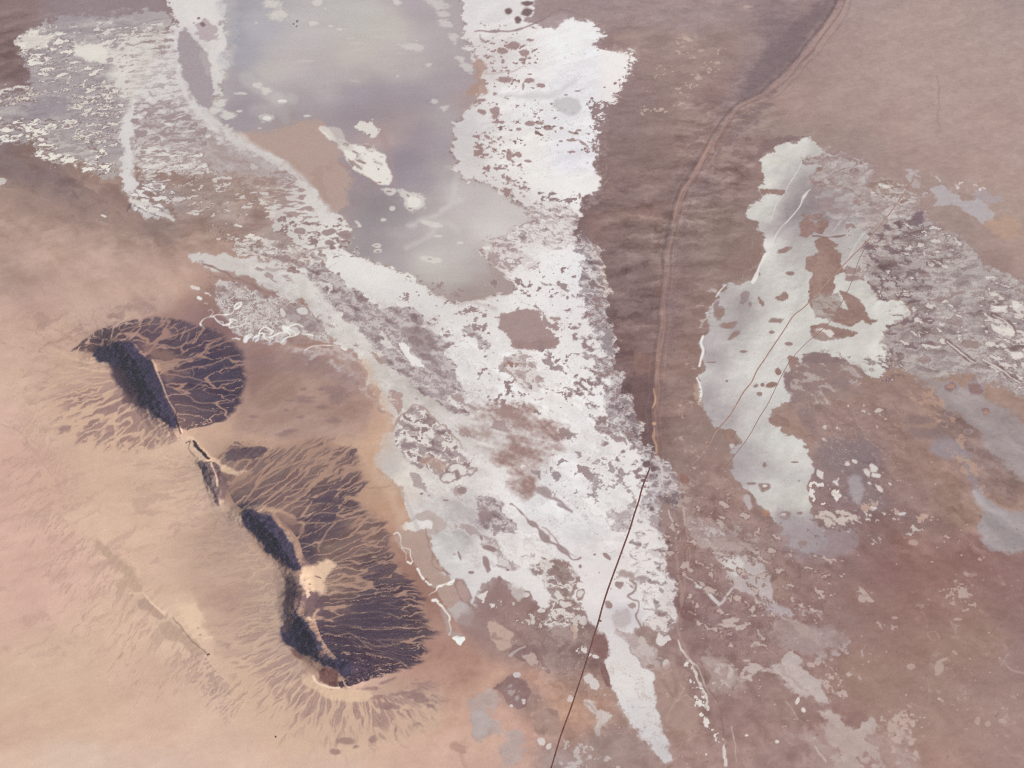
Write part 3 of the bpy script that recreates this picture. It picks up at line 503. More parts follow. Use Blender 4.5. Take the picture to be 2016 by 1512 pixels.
specks("960,540 1080,520 1170,540 1160,620 1090,600 1000,640 960,600", (152, 130, 128), .07)
specks("840,590 970,600 990,660 900,650 820,620", (158, 136, 133), .13); specks("920,600 965,605 970,625 925,620", (152, 122, 116), .4)
# brown pond
area("985,615 1020,610 1060,608 1070,622 1100,620 1108,645 1090,662 1104,672 1080,690 1040,690 1012,682 1002,668 978,640 985,628", (166, 143, 138), 5, .4, .2)
specks("1058,618 1100,615 1110,640 1095,660 1070,650", (226, 220, 214), .32, n=MR, edge=6); area("1062,668 1080,665 1100,672 1085,690 1010,685 1005,672", (160, 134, 128), 4, .6, .25, .8)
line("975,608 950,600 925,595 905,600", (182, 166, 162), 3, a=.5, soft=3)
# hardpan belts
HP = [(132, 112, 112), (150, 132, 132), (168, 154, 154), (196, 186, 182), (158, 142, 142), (140, 122, 122)]
mottle("700,622 745,610 780,600 805,602 830,618 852,650 880,665 890,680 880,700 905,745 920,780 905,770 870,780 850,760 820,740 790,700 770,680 760,660 735,640", HP, edge=5, gain=1.6, rag=.9, n=MR)
area("790,640 850,650 860,680 840,700 810,680 790,662", (146, 128, 126), 8, .5, .3, .6)
mottle("618,560 640,568 690,600 720,620 750,640 745,670 790,700 830,750 870,780 920,810 935,820 900,815 860,790 820,770 790,735 745,690 710,655 680,625 650,600", HP, edge=5, gain=1.6, rag=.9, n=MR)
area("785,672 800,680 815,700 835,725 820,720 800,700 788,690", (230, 226, 220), 3, .5, .15)
mottle("640,555 670,550 700,570 745,600 735,640 700,625 665,590", HP, edge=5, gain=1.8, rag=1.0, n=MR)
mottle("905,645 940,650 960,680 970,700 920,670", HP, edge=4, gain=1.8, rag=1.2, n=MR, a=.9)
mottle("990,690 1030,690 1060,730 1070,780 1010,760 990,720", [(152, 128, 122), (170, 150, 146), (214, 206, 200), (160, 138, 134)], edge=6, gain=1.8, rag=1.2, n=MR, a=.8)
specks("960,680 1180,640 1170,760 1060,850 960,820 930,760", (152, 130, 128), .10); specks("1120,730 1200,740 1230,860 1160,830", (146, 126, 124), .2, rim=(190, 180, 178))
specks("690,560 830,540 960,590 1000,640 900,690 800,600", (158, 138, 136), .10)
mottle("778,848 785,830 808,798 830,800 855,825 880,850 905,880 930,915 900,925 880,945 850,930 820,915 790,890 775,870", [(136, 114, 112), (152, 134, 134), (172, 156, 154), (222, 214, 206), (146, 126, 124), (160, 142, 140)], edge=4, gain=1.7, rag=.7, n=MR)
area("830,895 870,900 880,918 860,925 835,912", (176, 146, 132), 8, .7, .3, .7)
mottle("765,768 790,772 788,810 780,818 768,790", [(160, 134, 128), (176, 150, 142), (206, 190, 180)], edge=3, gain=1.6, n=MR)
line("772,850 782,828 800,808 815,797 840,808 865,830 885,850 910,880", (166, 140, 132), 1.5, a=.8, wig=1.5)
area("725,688 735,692 750,710 756,720 748,716 735,702", (172, 142, 134), 3, .3, .2, .8)
# wind-blown brown silt over the salt
CL = fbm(34, 5, 171, ang=-20, sx=1.7, gain=.62)
sl, m = mask("1000,790 1045,790 1060,820 1090,835 1108,850 1110,880 1085,890 1080,922 1048,925 1052,955 1030,978 1000,950 985,915 965,895 958,880 1000,872 1010,845 985,830 975,800", 22, .9, .45, n=CL)
paint(sl, m * np.clip(.62 + CL[sl] * 1.2 + ND[sl] * .5, 0, 1), (158, 128, 120))
sl, m = mask("930,770 1000,780 1040,800 1010,860 950,880 900,850", 22, .9, .45, n=CL); paint(sl, m * np.clip(.2 + CL[sl] * 1.3 + ND[sl] * .5, 0, .7), (166, 140, 132))
specks("990,700 1020,710 1015,735 995,725", (156, 122, 112), .4)
# south of the pans
mottle("820,1010 850,1005 880,1030 860,1050 820,1055 800,1050", [(172, 152, 144), (186, 170, 162), (206, 196, 188)], edge=6, gain=1.5, n=MR, a=.9)
ell("820,1035,24,9 835,1030,14,6", (224, 220, 214), rag=1.0, a=.9)
mottle("935,985 960,975 985,990 990,1015 1010,1030 1015,1045 985,1055 970,1040 945,1035 940,1005", HP, edge=4, gain=2.0, rag=1.0, n=MR)
area("942,998 960,995 965,1020 950,1025 943,1012", (152, 132, 130), 4, .6, .2, .9)
ell("905,925,20,10 885,940,14,8", (224, 218, 212), rag=.9, rim=(150, 128, 124)); ell("900,935,4,9 910,965,10,6", (150, 130, 126), rag=.8)
mottle("1020,1065 1050,1050 1080,1080 1085,1100 1060,1135 1030,1130 1022,1090", [(156, 138, 136), (215, 208, 203), (228, 223, 217), (190, 180, 176)], edge=4, gain=2.0, rag=1.0, n=MR)
mottle("1055,1100 1090,1098 1118,1118 1150,1145 1130,1152 1130,1170 1150,1210 1140,1230 1070,1240 1060,1220 1090,1190 1075,1160", [(132, 110, 106), (146, 124, 118), (160, 140, 134), (214, 206, 198), (150, 128, 122), (140, 116, 110)], edge=4, gain=1.7, rag=.8, n=MR)
line("1005,992 1030,1012 1050,1030 1070,1055 1085,1065 1110,1085 1130,1100 1138,1096", (150, 130, 126), .9, 2.4, wig=2.2, vw=.6, a=.85); line("1068,1038 1085,1050 1100,1068 1120,1085 1136,1095", (158, 138, 134), 2.6, .8, wig=2.2, soft=1.5, vw=.6, a=.8)
line("1062,965 1085,978 1110,995 1125,1005", (166, 150, 148), 3.5, 2, wig=2, soft=2); ell("1077,967,14,6,35 1110,998,12,4,30", (164, 148, 146), rag=.8)
ell("948,1060,3,6,-20 965,1080,14,5,10 958,1110,6,16,-15 927,1127,5,2.5 830,972,3,2 878,985,6,2 905,1095,2,9,-20 1000,1122,3,2 1142,1115,3,4 1195,1095,10,4,45 1171,1092,3,1.6 1200,1192,7,6 1218,1150,8,6 1250,1150,8,9", (150, 126, 122), rag=.7)
specks("1040,900 1170,880 1200,990 1150,1010 1050,960", (160, 146, 146), .14); specks("1150,880 1260,940 1250,1040 1180,1040", (170, 158, 156), .12)
mottle("1195,1010 1240,1000 1250,1030 1230,1050 1200,1035", HP, edge=6, gain=1.7, n=MR, rag=1.2, a=.75)
# sandy shore on the west of the flats
line("716,712 735,760 760,800 772,830 760,860 752,900 742,930 765,960 782,1000 790,1040", (206, 176, 154), 7, 9, a=.55, soft=6, wig=3)
line("790,960 800,985 812,1015 822,1040", (190, 182, 178), 4, 3, a=.6, soft=3)
area("742,868 760,880 775,910 790,935 760,940 735,915 745,890", (196, 188, 182), 9, .5, .4, .6)
area("775,1040 800,1045 835,1040 848,1080 855,1110 882,1135 900,1150 905,1185 930,1200 900,1215 870,1190 850,1150 822,1120 800,1090 780,1065", (180, 156, 144), 7, .4, .25, .9)
line("838,1040 842,1060 850,1085 852,1110 868,1122 888,1130", (150, 124, 118), 1.3, a=.7, wig=1.5)
ell("912,1165,9,22,-25", (176, 150, 140), rag=.5, rim=(150, 122, 116)); area("880,1200 905,1185 935,1198 930,1230 900,1225", (186, 178, 176), 8, .6, .4, .8)
area("905,1210 960,1190 985,1250 940,1260 900,1245", (150, 124, 118), 14, .5, .4, .6)

# north-west: crusted braid plain
NWb = P("-126,200 0,190 50,175 70,150 50,120 22,84 60,56 120,32 220,30 290,20 345,30 320,80 300,130 265,185 250,220 236,260 236,340 200,350 150,325 100,322 62,312 75,285 0,272 -126,270")
NWC = field("60,80,200,190,186 140,60,160,151,160 180,40,165,156,164 230,50,166,157,164 250,80,186,178,178 100,130,165,155,160 200,130,176,168,170 60,210,160,150,158 100,200,152,143,152 150,180,166,156,162 190,220,172,164,167 40,250,180,170,170 120,260,166,156,160 180,280,176,168,170 140,320,180,168,164 280,120,206,200,197 220,110,196,188,186 -100,230,170,160,162", eps=16)
sl, m = mask(NWb, 10, 1.2, .25); paint(sl, m, NWC[sl] + (SMK[sl] * 12)[..., None])
ST3 = HS
def streaks(poly, c, dens, edge=14, crisp=.06, a=1.0, rim=None, n=None): return specks(poly, c, dens, n=HS if n is None else n, edge=edge, crisp=crisp, a=a, rim=rim, rimw=.16)
mottle("40,60 240,30 340,60 300,140 260,200 236,250 236,330 150,310 70,280 -126,270 -126,210 60,170", [(146, 136, 144), (162, 152, 158), (172, 164, 168), (186, 178, 180), (200, 193, 192)], n=TH, edge=16, gain=1.8, a=.8)
streaks("20,70 110,45 150,80 130,140 60,140", (230, 226, 219), .30, rim=(146, 128, 134)); streaks("60,130 200,110 230,200 90,220", (226, 220, 213), .16, rim=(150, 136, 142)); streaks("-126,170 60,165 90,200 -126,230", (214, 206, 200), .3, rim=(136, 116, 116))
streaks("-126,225 40,232 110,235 130,280 0,278 -126,265", (232, 228, 221), .42, rim=(136, 116, 118)); streaks("60,270 120,262 190,280 235,330 190,350 140,325 70,312", (232, 228, 220), .45, rim=(136, 114, 114)); streaks("150,160 250,150 240,290 140,290 110,240", (222, 216, 210), .28, rim=(146, 130, 134)); streaks("180,50 330,40 300,120 200,130", (214, 208, 204), .28, rim=(156, 142, 146))
streaks("130,40 260,30 250,60 140,110", (210, 204, 202), .08); streaks("0,190 100,150 240,160 230,300 60,270", (130, 112, 116), .05, a=.8)
area("95,250 130,262 190,300 185,322 120,300 90,275", (170, 162, 164), 8, .6, .35, .7); area("70,195 130,185 140,225 70,232 45,225", (152, 144, 154), 9, .6, .3, .7)
ell("182,104,28,13 188,100,22,10", (230, 226, 219), rag=.4, soft=.4); ell("268,128,40,22 230,148,20,9", (216, 210, 206), a=.8, rag=.5, soft=.4)
line("345,78 318,130 292,175 262,212 250,240 246,270 250,300 254,340 262,385", (217, 212, 209), 5, 7, a=.85, soft=5, wig=2.5, vw=.2)
line("240,60 290,42 345,32", (150, 132, 134), 1.0, a=.6, wig=1.0)
DKS = (158, 140, 140)
mottle("262,200 345,180 400,235 440,262 470,290 500,330 450,350 330,345 262,330", [(226, 222, 217), (216, 210, 206), (200, 191, 189), (172, 157, 155), (208, 200, 197), (220, 215, 210)], n=TH, edge=12, gain=1.8, a=.9, rag=1.0)
mottle("400,262 470,290 560,330 600,360 540,372 480,352 420,345 380,320", [(196, 186, 184), (184, 172, 170), (174, 160, 158), (164, 146, 142), (190, 180, 178)], n=TD, edge=12, gain=1.6, a=.8, rag=1.0)
mottle("400,350 440,338 520,345 560,372 520,420 470,410 420,395", [(154, 128, 120), (162, 136, 128), (176, 156, 148), (160, 134, 126), (150, 124, 116), (190, 176, 168)], n=TU, edge=12, gain=1.4, a=.85, rag=1.0)
area("420,370 450,365 480,400 475,425 440,415 420,390", (178, 160, 152), 8, .7, .3, .8)
area("215,88 260,72 300,58 345,56 352,88 345,130 352,165 332,190 300,202 262,212 232,185 222,140 232,120", (221, 216, 212), 16, 1.3, .35, .9)
specks("225,90 345,60 352,190 250,210", (176, 163, 163), .15, n=HS, rim=(200, 191, 190)); specks("280,60 345,50 350,110 290,120", (168, 154, 155), .2, n=TH, rim=(196, 186, 185))
area("60,62 100,55 112,72 95,88 62,95 35,98 30,84", (226, 221, 214), 9, 1.3, .25, .8); area("140,88 180,82 215,95 212,118 182,124 150,112", (226, 222, 216), 8, 1.0, .3, .9)
mottle("280,60 345,60 345,160 400,235 300,230 250,200", [(226, 221, 216), (214, 208, 204), (196, 188, 186), (214, 208, 204)], n=HS, edge=12, gain=1.5, a=.7)
streaks("250,60 350,50 340,110 300,100", DKS, .3, a=.8); streaks("260,200 345,190 400,250 420,290 330,285 258,270", DKS, .5, a=.85, rim=(190, 180, 178)); streaks("260,280 330,290 410,300 430,340 380,350 300,330", (158, 138, 134), .45, a=.85)
streaks("330,140 380,190 400,220 300,230 270,180", (176, 164, 164), .3, a=.7)
area("352,60 364,55 376,68 386,84 402,92 410,120 418,150 420,190 412,214 398,214 378,186 360,152 350,120", (166, 154, 158), 6, .45, .3, .95)
area("392,95 408,100 415,140 410,150 396,130", (184, 174, 175), 6, .4, .4, .7)
line("350,150 368,190 392,222 425,255", (216, 210, 206), 4, 6, a=.8, soft=3, wig=1.5); area("425,-20 470,-20 468,60 455,130 440,150 428,110 440,60", (184, 180, 186), 14, .8, .5, .55)
line("408,225 452,262 510,294 560,324 600,357 625,392 645,415", (212, 205, 202), 6, 5, a=.7, soft=4, wig=1.5); line("382,75 400,85 412,95", (210, 204, 200), 3, a=.8); line("392,35 420,48 436,75 438,90 428,100", (220, 214, 209), 5, 4, soft=2)
area("390,36 408,40 428,60 428,75 410,82 390,78 385,60", (182, 166, 168), 4, .8, .3, .85); ell("391,36,3.4,2.4 400,48,6,4", (128, 108, 110), rag=.8)
ell("0,357,11,7", (206, 198, 192)); ell("204,425,6,2,20", (228, 222, 214))
# west inner plain between the salt arms
INN = P("262,350 300,352 330,370 380,352 430,345 470,360 500,372 525,402 535,440 560,470 598,490 560,500 480,500 440,490 400,488 362,492 340,480 400,470 380,440 350,425 335,400 290,370")
INC = field("300,360,182,172,170 330,350,176,164,162 360,360,150,128,120 400,350,168,148,140 430,370,160,138,128 480,400,160,136,126 420,390,172,158,150 450,420,176,160,152 500,440,158,134,126 400,440,158,134,124 440,480,170,142,130 500,480,160,140,134 540,470,168,152,148 380,480,170,144,132 350,440,165,142,134 330,400,170,160,158", eps=14)
sl, m = mask(INN, 9, .8, .25); paint(sl, m, INC[sl] + (RG[sl] * 16)[..., None], .93)
ST4 = fbm(17, 4, 191, ang=-22, sx=2.4, warp=(NB * 10, NC * 6))
streaks("400,430 470,440 530,470 500,485 420,470", (216, 208, 200), .2, n=ST4, rim=(150, 126, 118)); streaks("270,340 340,360 420,340 400,300 280,300", (218, 212, 207), .3); streaks("280,350 330,350 350,400 320,430 260,420 255,390", (222, 217, 212), .35, n=ST4, rim=(150, 134, 134))
streaks("510,340 560,330 600,370 640,440 580,430 540,420", (160, 136, 130), .4, n=fbm(12, 3, 195, ang=4, sx=2.6), a=.8); streaks("500,360 545,370 550,430 515,430 505,395", (214, 206, 200), .4, n=fbm(9, 3, 197, ang=2, sx=2.6), a=.9)
streaks("470,340 560,350 540,410 490,380", (186, 168, 158), .35, n=ST4, a=.6)
line("250,415 258,400 262,392", (118, 104, 110), 1.6, a=.8); line("258,395 290,402 300,415 330,425 345,434", (214, 206, 200), 4, 3, wig=2, soft=2)
specks("560,430 680,430 720,500 640,530 570,480", (150, 128, 126), .16, rim=(196, 186, 182)); specks("540,420 620,440 600,480 540,460", (150, 128, 124), .3)
soil("270,350 440,345 540,440 600,490 440,490 340,480", 9, TH, 14)
specks("270,340 420,330 520,380 480,430 340,420", (206, 196, 190), .16, n=HS, rim=(150, 128, 122)); specks("400,460 520,470 600,500 480,510", (212, 203, 196), .2, n=HS, rim=(150, 126, 118))
mottle("455,488 480,478 520,470 560,480 600,490 650,500 640,520 600,530 560,525 500,505", [(150, 130, 126), (172, 156, 152), (220, 213, 206), (190, 178, 172), (146, 126, 122)], n=MR, edge=5, gain=2.2, rag=1.0, a=.85)
mottle("590,510 640,520 670,548 640,560 610,545", HP, n=MR, edge=4, gain=2.0, rag=.9); ell("575,530,9,5,-20 583,535,8,3", (140, 116, 114), rag=.5); ell("560,508,14,7 590,455,12,6,10 570,425,6,3 648,457,14,6,-10 680,462,14,7 650,478,8,5 635,520,3,6 615,440,5,3", (156, 134, 132), rag=.7)
line("575,520 600,498 620,490 640,488", (168, 148, 142), 1.6, a=.8); line("525,528 560,530 580,535 600,538", (172, 152, 146), 2, a=.6, wig=1.5)
line("400,520 430,530 450,540 458,548 480,552 520,572 545,580 560,592 580,598 600,610 620,632", (150, 124, 120), 1.5, wig=2.0, wl=9)
line("420,545 455,560 470,580 485,600 495,625 490,640", (158, 134, 130), 1.3, wig=3, wl=9); line("455,560 450,580 480,570 500,585 520,590 545,582", (158, 134, 130), 1.2, wig=3, wl=9)
mottle("420,560 450,545 480,560 520,580 560,590 600,600 625,630 645,645 655,655 640,668 600,672 560,680 500,672 460,650 430,610", [(150, 126, 122), (172, 158, 156), (200, 193, 189), (216, 210, 205), (186, 174, 171), (160, 142, 140)], n=MR, edge=5, gain=1.8, rag=.7, a=.85)
veins("400,535 460,545 480,560 520,580 560,590 600,600 625,630 640,660 600,672 560,680 500,672 460,650 430,610 400,580", (138, 114, 112), .045, N14, 8)
veins("420,560 520,580 600,620 560,680 460,650", (142, 120, 118), .03, HN, 8)
mottle("545,605 560,598 590,600 615,620 640,650 620,655 590,640 560,625", [(140, 118, 118), (156, 138, 138), (176, 162, 160), (150, 130, 130)], n=MR, edge=4, gain=1.6, rag=.7, a=.9)
ell("556,615,5,10,-20 595,612,10,8 578,652,11,9", (214, 208, 203), rag=.5, rim=(156, 136, 134)); ell("383,566,11,4,20", (224, 217, 210), rag=.6)
area("565,660 600,658 620,665 640,672 600,680 570,676", (156, 126, 118), 5, .5, .3, .8)
mottle("555,690 580,678 640,680 680,690 700,700 715,735 745,780 760,820 730,800 690,740 640,710 590,705", [(160, 130, 120), (172, 144, 132), (186, 162, 150), (214, 202, 194), (170, 142, 130)], n=MR, edge=10, gain=1.6, rag=.8, a=.6)
# ------------------------------------------------------------------ eastern flats (wet salt)
EC = field("""1560,290,214,210,206 1620,300,200,194,192 1530,310,224,220,214 1560,330,196,191,190 1600,340,180,172,174 1510,360,222,218,213 1550,370,180,172,174 1600,370,156,144,148 1580,400,150,138,142 1560,420,156,144,148 1520,390,210,206,203 1500,420,215,211,207 1530,450,172,163,165 1560,450,170,160,164 1510,490,220,216,211 1540,500,196,190,190 1570,480,190,184,183 1480,560,200,195,193 1520,540,208,203,200
1440,590,184,176,177 1500,600,196,190,188 1550,560,204,199,196 1580,600,206,202,198 1460,600,160,149,152 1450,640,170,160,163 1420,620,192,186,186 1400,660,184,175,178 1400,700,168,158,163 1430,690,190,184,184 1480,650,206,201,198 1530,640,210,206,203 1560,660,208,204,200 1480,720,206,202,200 1400,740,186,178,180 1400,780,170,160,164 1430,780,196,190,190 1460,760,200,194,193 1390,730,205,201,200
1500,760,206,202,200 1520,740,205,200,198 1430,820,176,166,170 1480,820,198,192,191 1500,860,206,202,199 1540,880,210,206,203 1570,900,206,201,198 1460,890,182,173,176 1450,920,172,161,165 1500,920,190,182,184 1560,940,196,190,190 1520,960,200,195,193 1570,980,210,206,199 1540,1000,196,190,188 1550,1020,180,171,172 1590,1040,172,160,164 1560,1060,172,160,162 1620,1070,160,147,150 1650,1050,160,146,150
1660,340,190,183,181 1700,340,206,201,197 1650,380,168,158,161 1690,370,182,174,175 1660,420,164,153,157 1690,400,172,162,165 1730,420,164,153,156 1620,400,148,130,134 1640,420,150,134,138 1700,460,192,186,184 1740,440,186,178,178 1700,500,190,183,182 1740,480,196,190,188 1750,510,180,171,173 1680,560,202,197,193 1720,550,196,190,188 1700,600,212,208,202 1740,600,216,213,207 1770,610,206,201,197 1680,650,200,194,191
1700,690,206,200,196 1730,700,214,210,204 1640,680,205,200,197 1600,680,208,203,200 1580,700,208,203,200 1700,730,200,195,192""", power=4.2, eps=16)
BAND = fbm(60, 4, 301, ang=62, sx=3.0)
EC = EC + rgb((-1, 1, -1)) + (BAND * 24 + NC * 2 + FINE * 1.5)[..., None]
S6 = "1500,310 1518,292 1545,281 1575,276 1600,276 1615,285 1640,300 1665,308 1700,318 1710,330 1700,345 1712,362 1706,385 1700,400 1740,398 1780,388 1800,400 1800,430 1765,440 1740,480 1716,520 1716,560 1722,588 1770,586 1790,600 1788,622 1755,640 1732,652 1748,690 1742,722 1725,748 1705,738 1690,718 1655,700 1620,690 1590,698 1562,718 1545,735 1535,748 1556,772 1550,792 1520,808 1505,820 1512,832 1545,850 1575,872 1595,892 1602,915 1590,960 1602,1010 1625,1050 1625,1075 1590,1090 1560,1070 1530,1042 1500,1000 1470,968 1448,938 1436,915 1446,880 1452,862 1430,845 1402,838 1386,810 1380,780 1374,758 1386,720 1378,690 1380,668 1392,650 1396,620 1402,598 1412,585 1418,568 1442,560 1470,551 1482,543 1496,520 1511,490 1500,460 1490,430 1464,422 1484,402 1500,398 1494,380 1496,362 1504,348 1490,332"
sl, m = mask(S6, 14, 1.0, .45); paint(sl, m, (176, 160, 154), .4)
sl, m = mask(S6, 8, .8, .15, n=TDE, thr=.28); paint(sl, m, (146, 124, 119), .5)
sl, m = mask(S6, 7, .8, .16, n=TDE); paint(sl, m, EC[sl])
soil(S6, 3.5, TU, 10, c=(1, 1, 1.02), lv=6)
specks("1640,300 1720,320 1800,400 1800,440 1740,480 1700,560 1660,560 1660,400", (158, 136, 132), .16, n=TH, rim=(196, 188, 186)); specks("1560,290 1720,320 1700,420 1620,420", (160, 140, 138), .14, n=TH)
veins("1500,400 1600,440 1590,640 1540,900 1420,860 1400,640", (184, 172, 172), .016, TU, 20, a=.5)
RIM = (128, 98, 92); BI = (154, 126, 118)
def isle(s, c=BI, rim=RIM, edge=2.5, rag=.35, a=1.0, tex=14):
    pts = P(s); cen = pts.mean(0); big = cen + (pts - cen) * 1.0
    sl, m = mask(big, edge + 1.2, rag, .30); paint(sl, np.clip(m * 2.2, 0, 1), rim, .75 * a)
    sl, m = mask(pts, edge, rag, .08); m = np.clip(m * 1.5 - .5, 0, 1)
    paint(sl, m, rgb(c) + (RG[sl] * tex * 1.4 + ND[sl] * tex * .5)[..., None], a)
area("1500,300 1480,310 1495,285 1530,265 1580,268 1592,272 1545,279 1516,292", (134, 112, 110), 6, .6, .3, .8)
isle("1604,475 1625,466 1652,482 1640,485 1658,502 1655,520 1664,532 1640,545 1642,570 1634,590 1655,605 1690,612 1700,628 1672,642 1640,632 1618,612 1602,612 1592,590 1590,560 1600,535 1586,528 1588,508 1610,495")
area("1602,500 1625,500 1640,530 1620,560 1600,600 1595,570", (170, 142, 130), 7, .7, .3, .5)
mottle("1600,580 1650,575 1660,600 1640,630 1600,625", [(140, 116, 110), (156, 138, 132), (176, 166, 160), (150, 126, 118)], edge=5, a=.8)
isle("1573,436 1590,428 1605,440 1622,428 1628,440 1618,462 1600,455 1590,466 1572,462 1578,450"); line("1600,464 1640,466 1665,465", RIM, 1.2, a=.8, wig=1)
isle("1575,420 1600,422 1620,420 1615,432 1590,430", a=.6)
isle("1595,640 1625,636 1650,645 1690,655 1672,662 1620,660 1598,652"); ell("1620,655,22,7,8", (222, 216, 210), rag=.8); isle("1592,648 1612,650 1632,662 1650,655 1690,658 1650,665 1615,670 1600,662", a=.5)
isle("1648,568 1680,580 1700,600 1712,628 1730,632 1716,640 1690,625 1668,600")
mottle("1490,300 1600,330 1640,330 1712,345 1702,350 1640,345 1600,362 1590,345", [(150, 124, 120), (164, 142, 138), (196, 188, 184)], edge=5, gain=1.8, a=.0)
for s in ("1575,311 1600,312 1622,305 1612,296 1640,300 1680,312 1710,312 1700,322 1650,312 1620,318 1600,320", "1608,325 1640,318 1640,345 1628,345 1640,350 1605,368 1600,350", "1595,350 1620,345 1630,360 1615,370 1600,365"):
    mottle(s, [(142, 112, 106), (154, 128, 122), (180, 168, 164), (150, 124, 118)], edge=3, gain=1.8, rag=.9)
line("1628,350 1645,362 1668,372 1690,385 1710,400 1735,412", (136, 106, 100), 1.8, a=.9, wig=1.2); line("1628,366 1655,369", (220, 214, 208), .9); line("1640,342 1662,332", (134, 106, 102), 1.2)
isle("1670,336 1685,330 1694,336 1688,344 1676,344"); ell("1690,398,12,6,30 1710,378,7,4 1730,408,10,4", BI, rag=.6)
mottle("1690,375 1705,355 1730,355 1760,360 1790,370 1770,395 1735,400 1700,400", [(220, 213, 206), (186, 174, 166), (160, 136, 124), (150, 128, 120)], edge=5, gain=2.4, rag=.9)
isle("1695,388 1712,398 1740,402 1765,405 1775,412 1740,416 1712,408", (150, 124, 120))
area("1776,330 1800,336 1790,350 1812,352 1806,370 1790,362 1780,350", (186, 176, 174), 4, .8, .2, .8)
line("1578,320 1572,334 1562,350 1550,368 1542,384 1530,398 1524,415 1519,432", (214, 208, 205), .9, a=.9)
line("1595,373 1582,388 1576,405 1560,425 1545,440 1530,460 1518,482 1508,505 1498,525", (222, 217, 212), 1.2, a=.9, wig=.5)
line("1508,500 1495,525 1488,545 1482,555", (232, 228, 222), 2.4, a=.9); line("1430,560 1418,572 1410,584", (226, 222, 217), 1.6, a=.8)
line("1384,662 1380,676 1384,690 1381,705 1377,720", (232, 228, 222), 2.2, a=.95, wig=.6); line("1372,744 1378,756 1380,775 1376,794", (232, 228, 222), 2.0, a=.95, wig=.4)
area("1364,752 1374,752 1378,790 1370,790", (180, 146, 128), 3, .3, .3, .8)
line("1690,400 1660,430 1640,455", (214, 208, 204), .9, a=.5); line("1735,425 1700,460 1680,490 1660,530", (214, 209, 205), 1.2, a=.6)
isle("1457,592 1462,575 1475,573 1474,590 1462,600 1453,595", (150, 136, 138), a=.9); isle("1494,582 1503,590 1504,602 1497,595"); isle("1524,587 1538,577 1550,575 1552,584 1542,590 1530,592")
ell("1545,492,10,4,-20 1555,538,6,3 1528,631,10,4 1519,654,5,3 1552,677,6,3 1415,614,8,12 1435,640,14,5,-10 1445,660,12,4,-40 1465,692,6,2 1431,750,2,2 1400,713,7,1.5 1506,958,9,7 1543,1015,9,7 1533,1040,7,6,40 1505,915,3,4 1480,952,6,2 1565,910,6,1.5 1488,760,5,3,-20 1495,775,4,3 1537,1030,3,2 1575,1010,4,2", BI, rag=.8, rim=(150, 132, 130))
ell("1532,732,6,8 1518,758,11,5,-10 1501,758,4,4 1578,735,3,3 1580,1070,9,5 1550,1110,4,3", (142, 112, 102), rag=.5)
ell("1506,956,5,3 1542,1013,5,3", (222, 216, 210), rag=.6); ell("1477,598,5,5 1410,600,5,9,30", (150, 132, 132), rag=.7)
isle("1560,700 1575,705 1560,720 1548,705 1552,698"); isle("1507,818 1520,822 1530,815 1545,824 1555,840 1530,835", a=.8)
isle("1424,848 1438,844 1448,850 1440,860 1448,866 1452,876 1440,878 1430,866 1425,858", (158, 130, 118)); ell("1441,878,5,4", (200, 192, 188))
isle("1497,372 1504,372 1506,385 1498,386"); isle("1493,342 1506,342 1504,352 1494,354"); isle("1496,373 1520,371 1545,373 1541,384 1528,380 1515,381 1500,380"); isle("1488,322 1496,322 1500,335 1490,336")
specks("1360,580 1420,560 1400,700 1370,700", (184, 168, 160), .10, n=TH)
mottle("1700,380 1790,380 1840,440 1800,500 1760,590 1700,560", [(212, 206, 201), (190, 180, 178), (158, 138, 134), (176, 162, 160), (204, 197, 193), (146, 122, 118)], n=TH, edge=16, gain=1.8, a=.75, rag=1.2)
mottle("1620,290 1720,320 1710,400 1640,440 1600,380", [(206, 200, 196), (186, 177, 176), (158, 138, 136), (172, 160, 161), (198, 191, 188)], n=TU, edge=14, gain=1.7, a=.6, rag=1.0)
# land south of the lobe between the arms
area("1560,718 1592,700 1620,692 1640,700 1690,720 1705,740 1660,760 1600,780 1560,800 1548,775 1540,750", (138, 118, 118), 9, .8, .3, .75)
isle("1551,704 1562,700 1575,720 1560,730 1552,722"); mottle("1560,715 1690,715 1700,770 1620,800 1560,790", [(136, 114, 112), (150, 130, 126), (158, 134, 124), (200, 190, 184), (146, 122, 116)], edge=8, gain=1.3, a=.6)
specks("1570,790 1740,770 1750,870 1620,870", (200, 186, 176), .035, rim=(150, 128, 118)); area("1570,805 1600,800 1612,860 1580,850", (140, 120, 120), 8, .8, .3, .5)

# far east: drowned hummocks with salt-white cores
H = "1716,525 1740,480 1765,440 1800,425 1808,445 1860,455 1905,470 1925,520 1985,540 2016,575 2140,590 2140,800 2010,790 1985,760 1945,745 1900,735 1868,742 1850,760 1838,745 1800,738 1770,735 1745,700 1735,655 1760,640 1790,622 1785,586 1722,588"
HC = field("1760,480,172,163,165 1750,540,160,148,150 1800,480,150,138,142 1850,520,168,158,162 1800,560,166,156,160 1880,540,164,154,158 1900,580,172,164,166 1840,590,150,138,144 1800,620,158,146,150 1860,620,168,158,162 1900,640,166,155,160 1950,600,160,148,152 2000,640,164,156,160 1960,680,160,146,148 1900,690,168,157,160 1850,680,160,148,152 1780,680,146,130,132 1800,720,150,132,130 1840,720,168,158,160 2016,720,166,156,160 1920,740,166,156,160", eps=16)
HC = HC - rgb((5, 6, 12))
sl, m = mask(H, 18, 1.3, .42); paint(sl, m, HC[sl] + (SMK[sl] * 10)[..., None])
mottle(H, [(136, 116, 114), (152, 136, 136), (164, 152, 153), (178, 169, 168), (190, 183, 181), (156, 140, 140), (144, 122, 118)], n=TH, edge=20, gain=1.9, a=.8, rag=1.3)
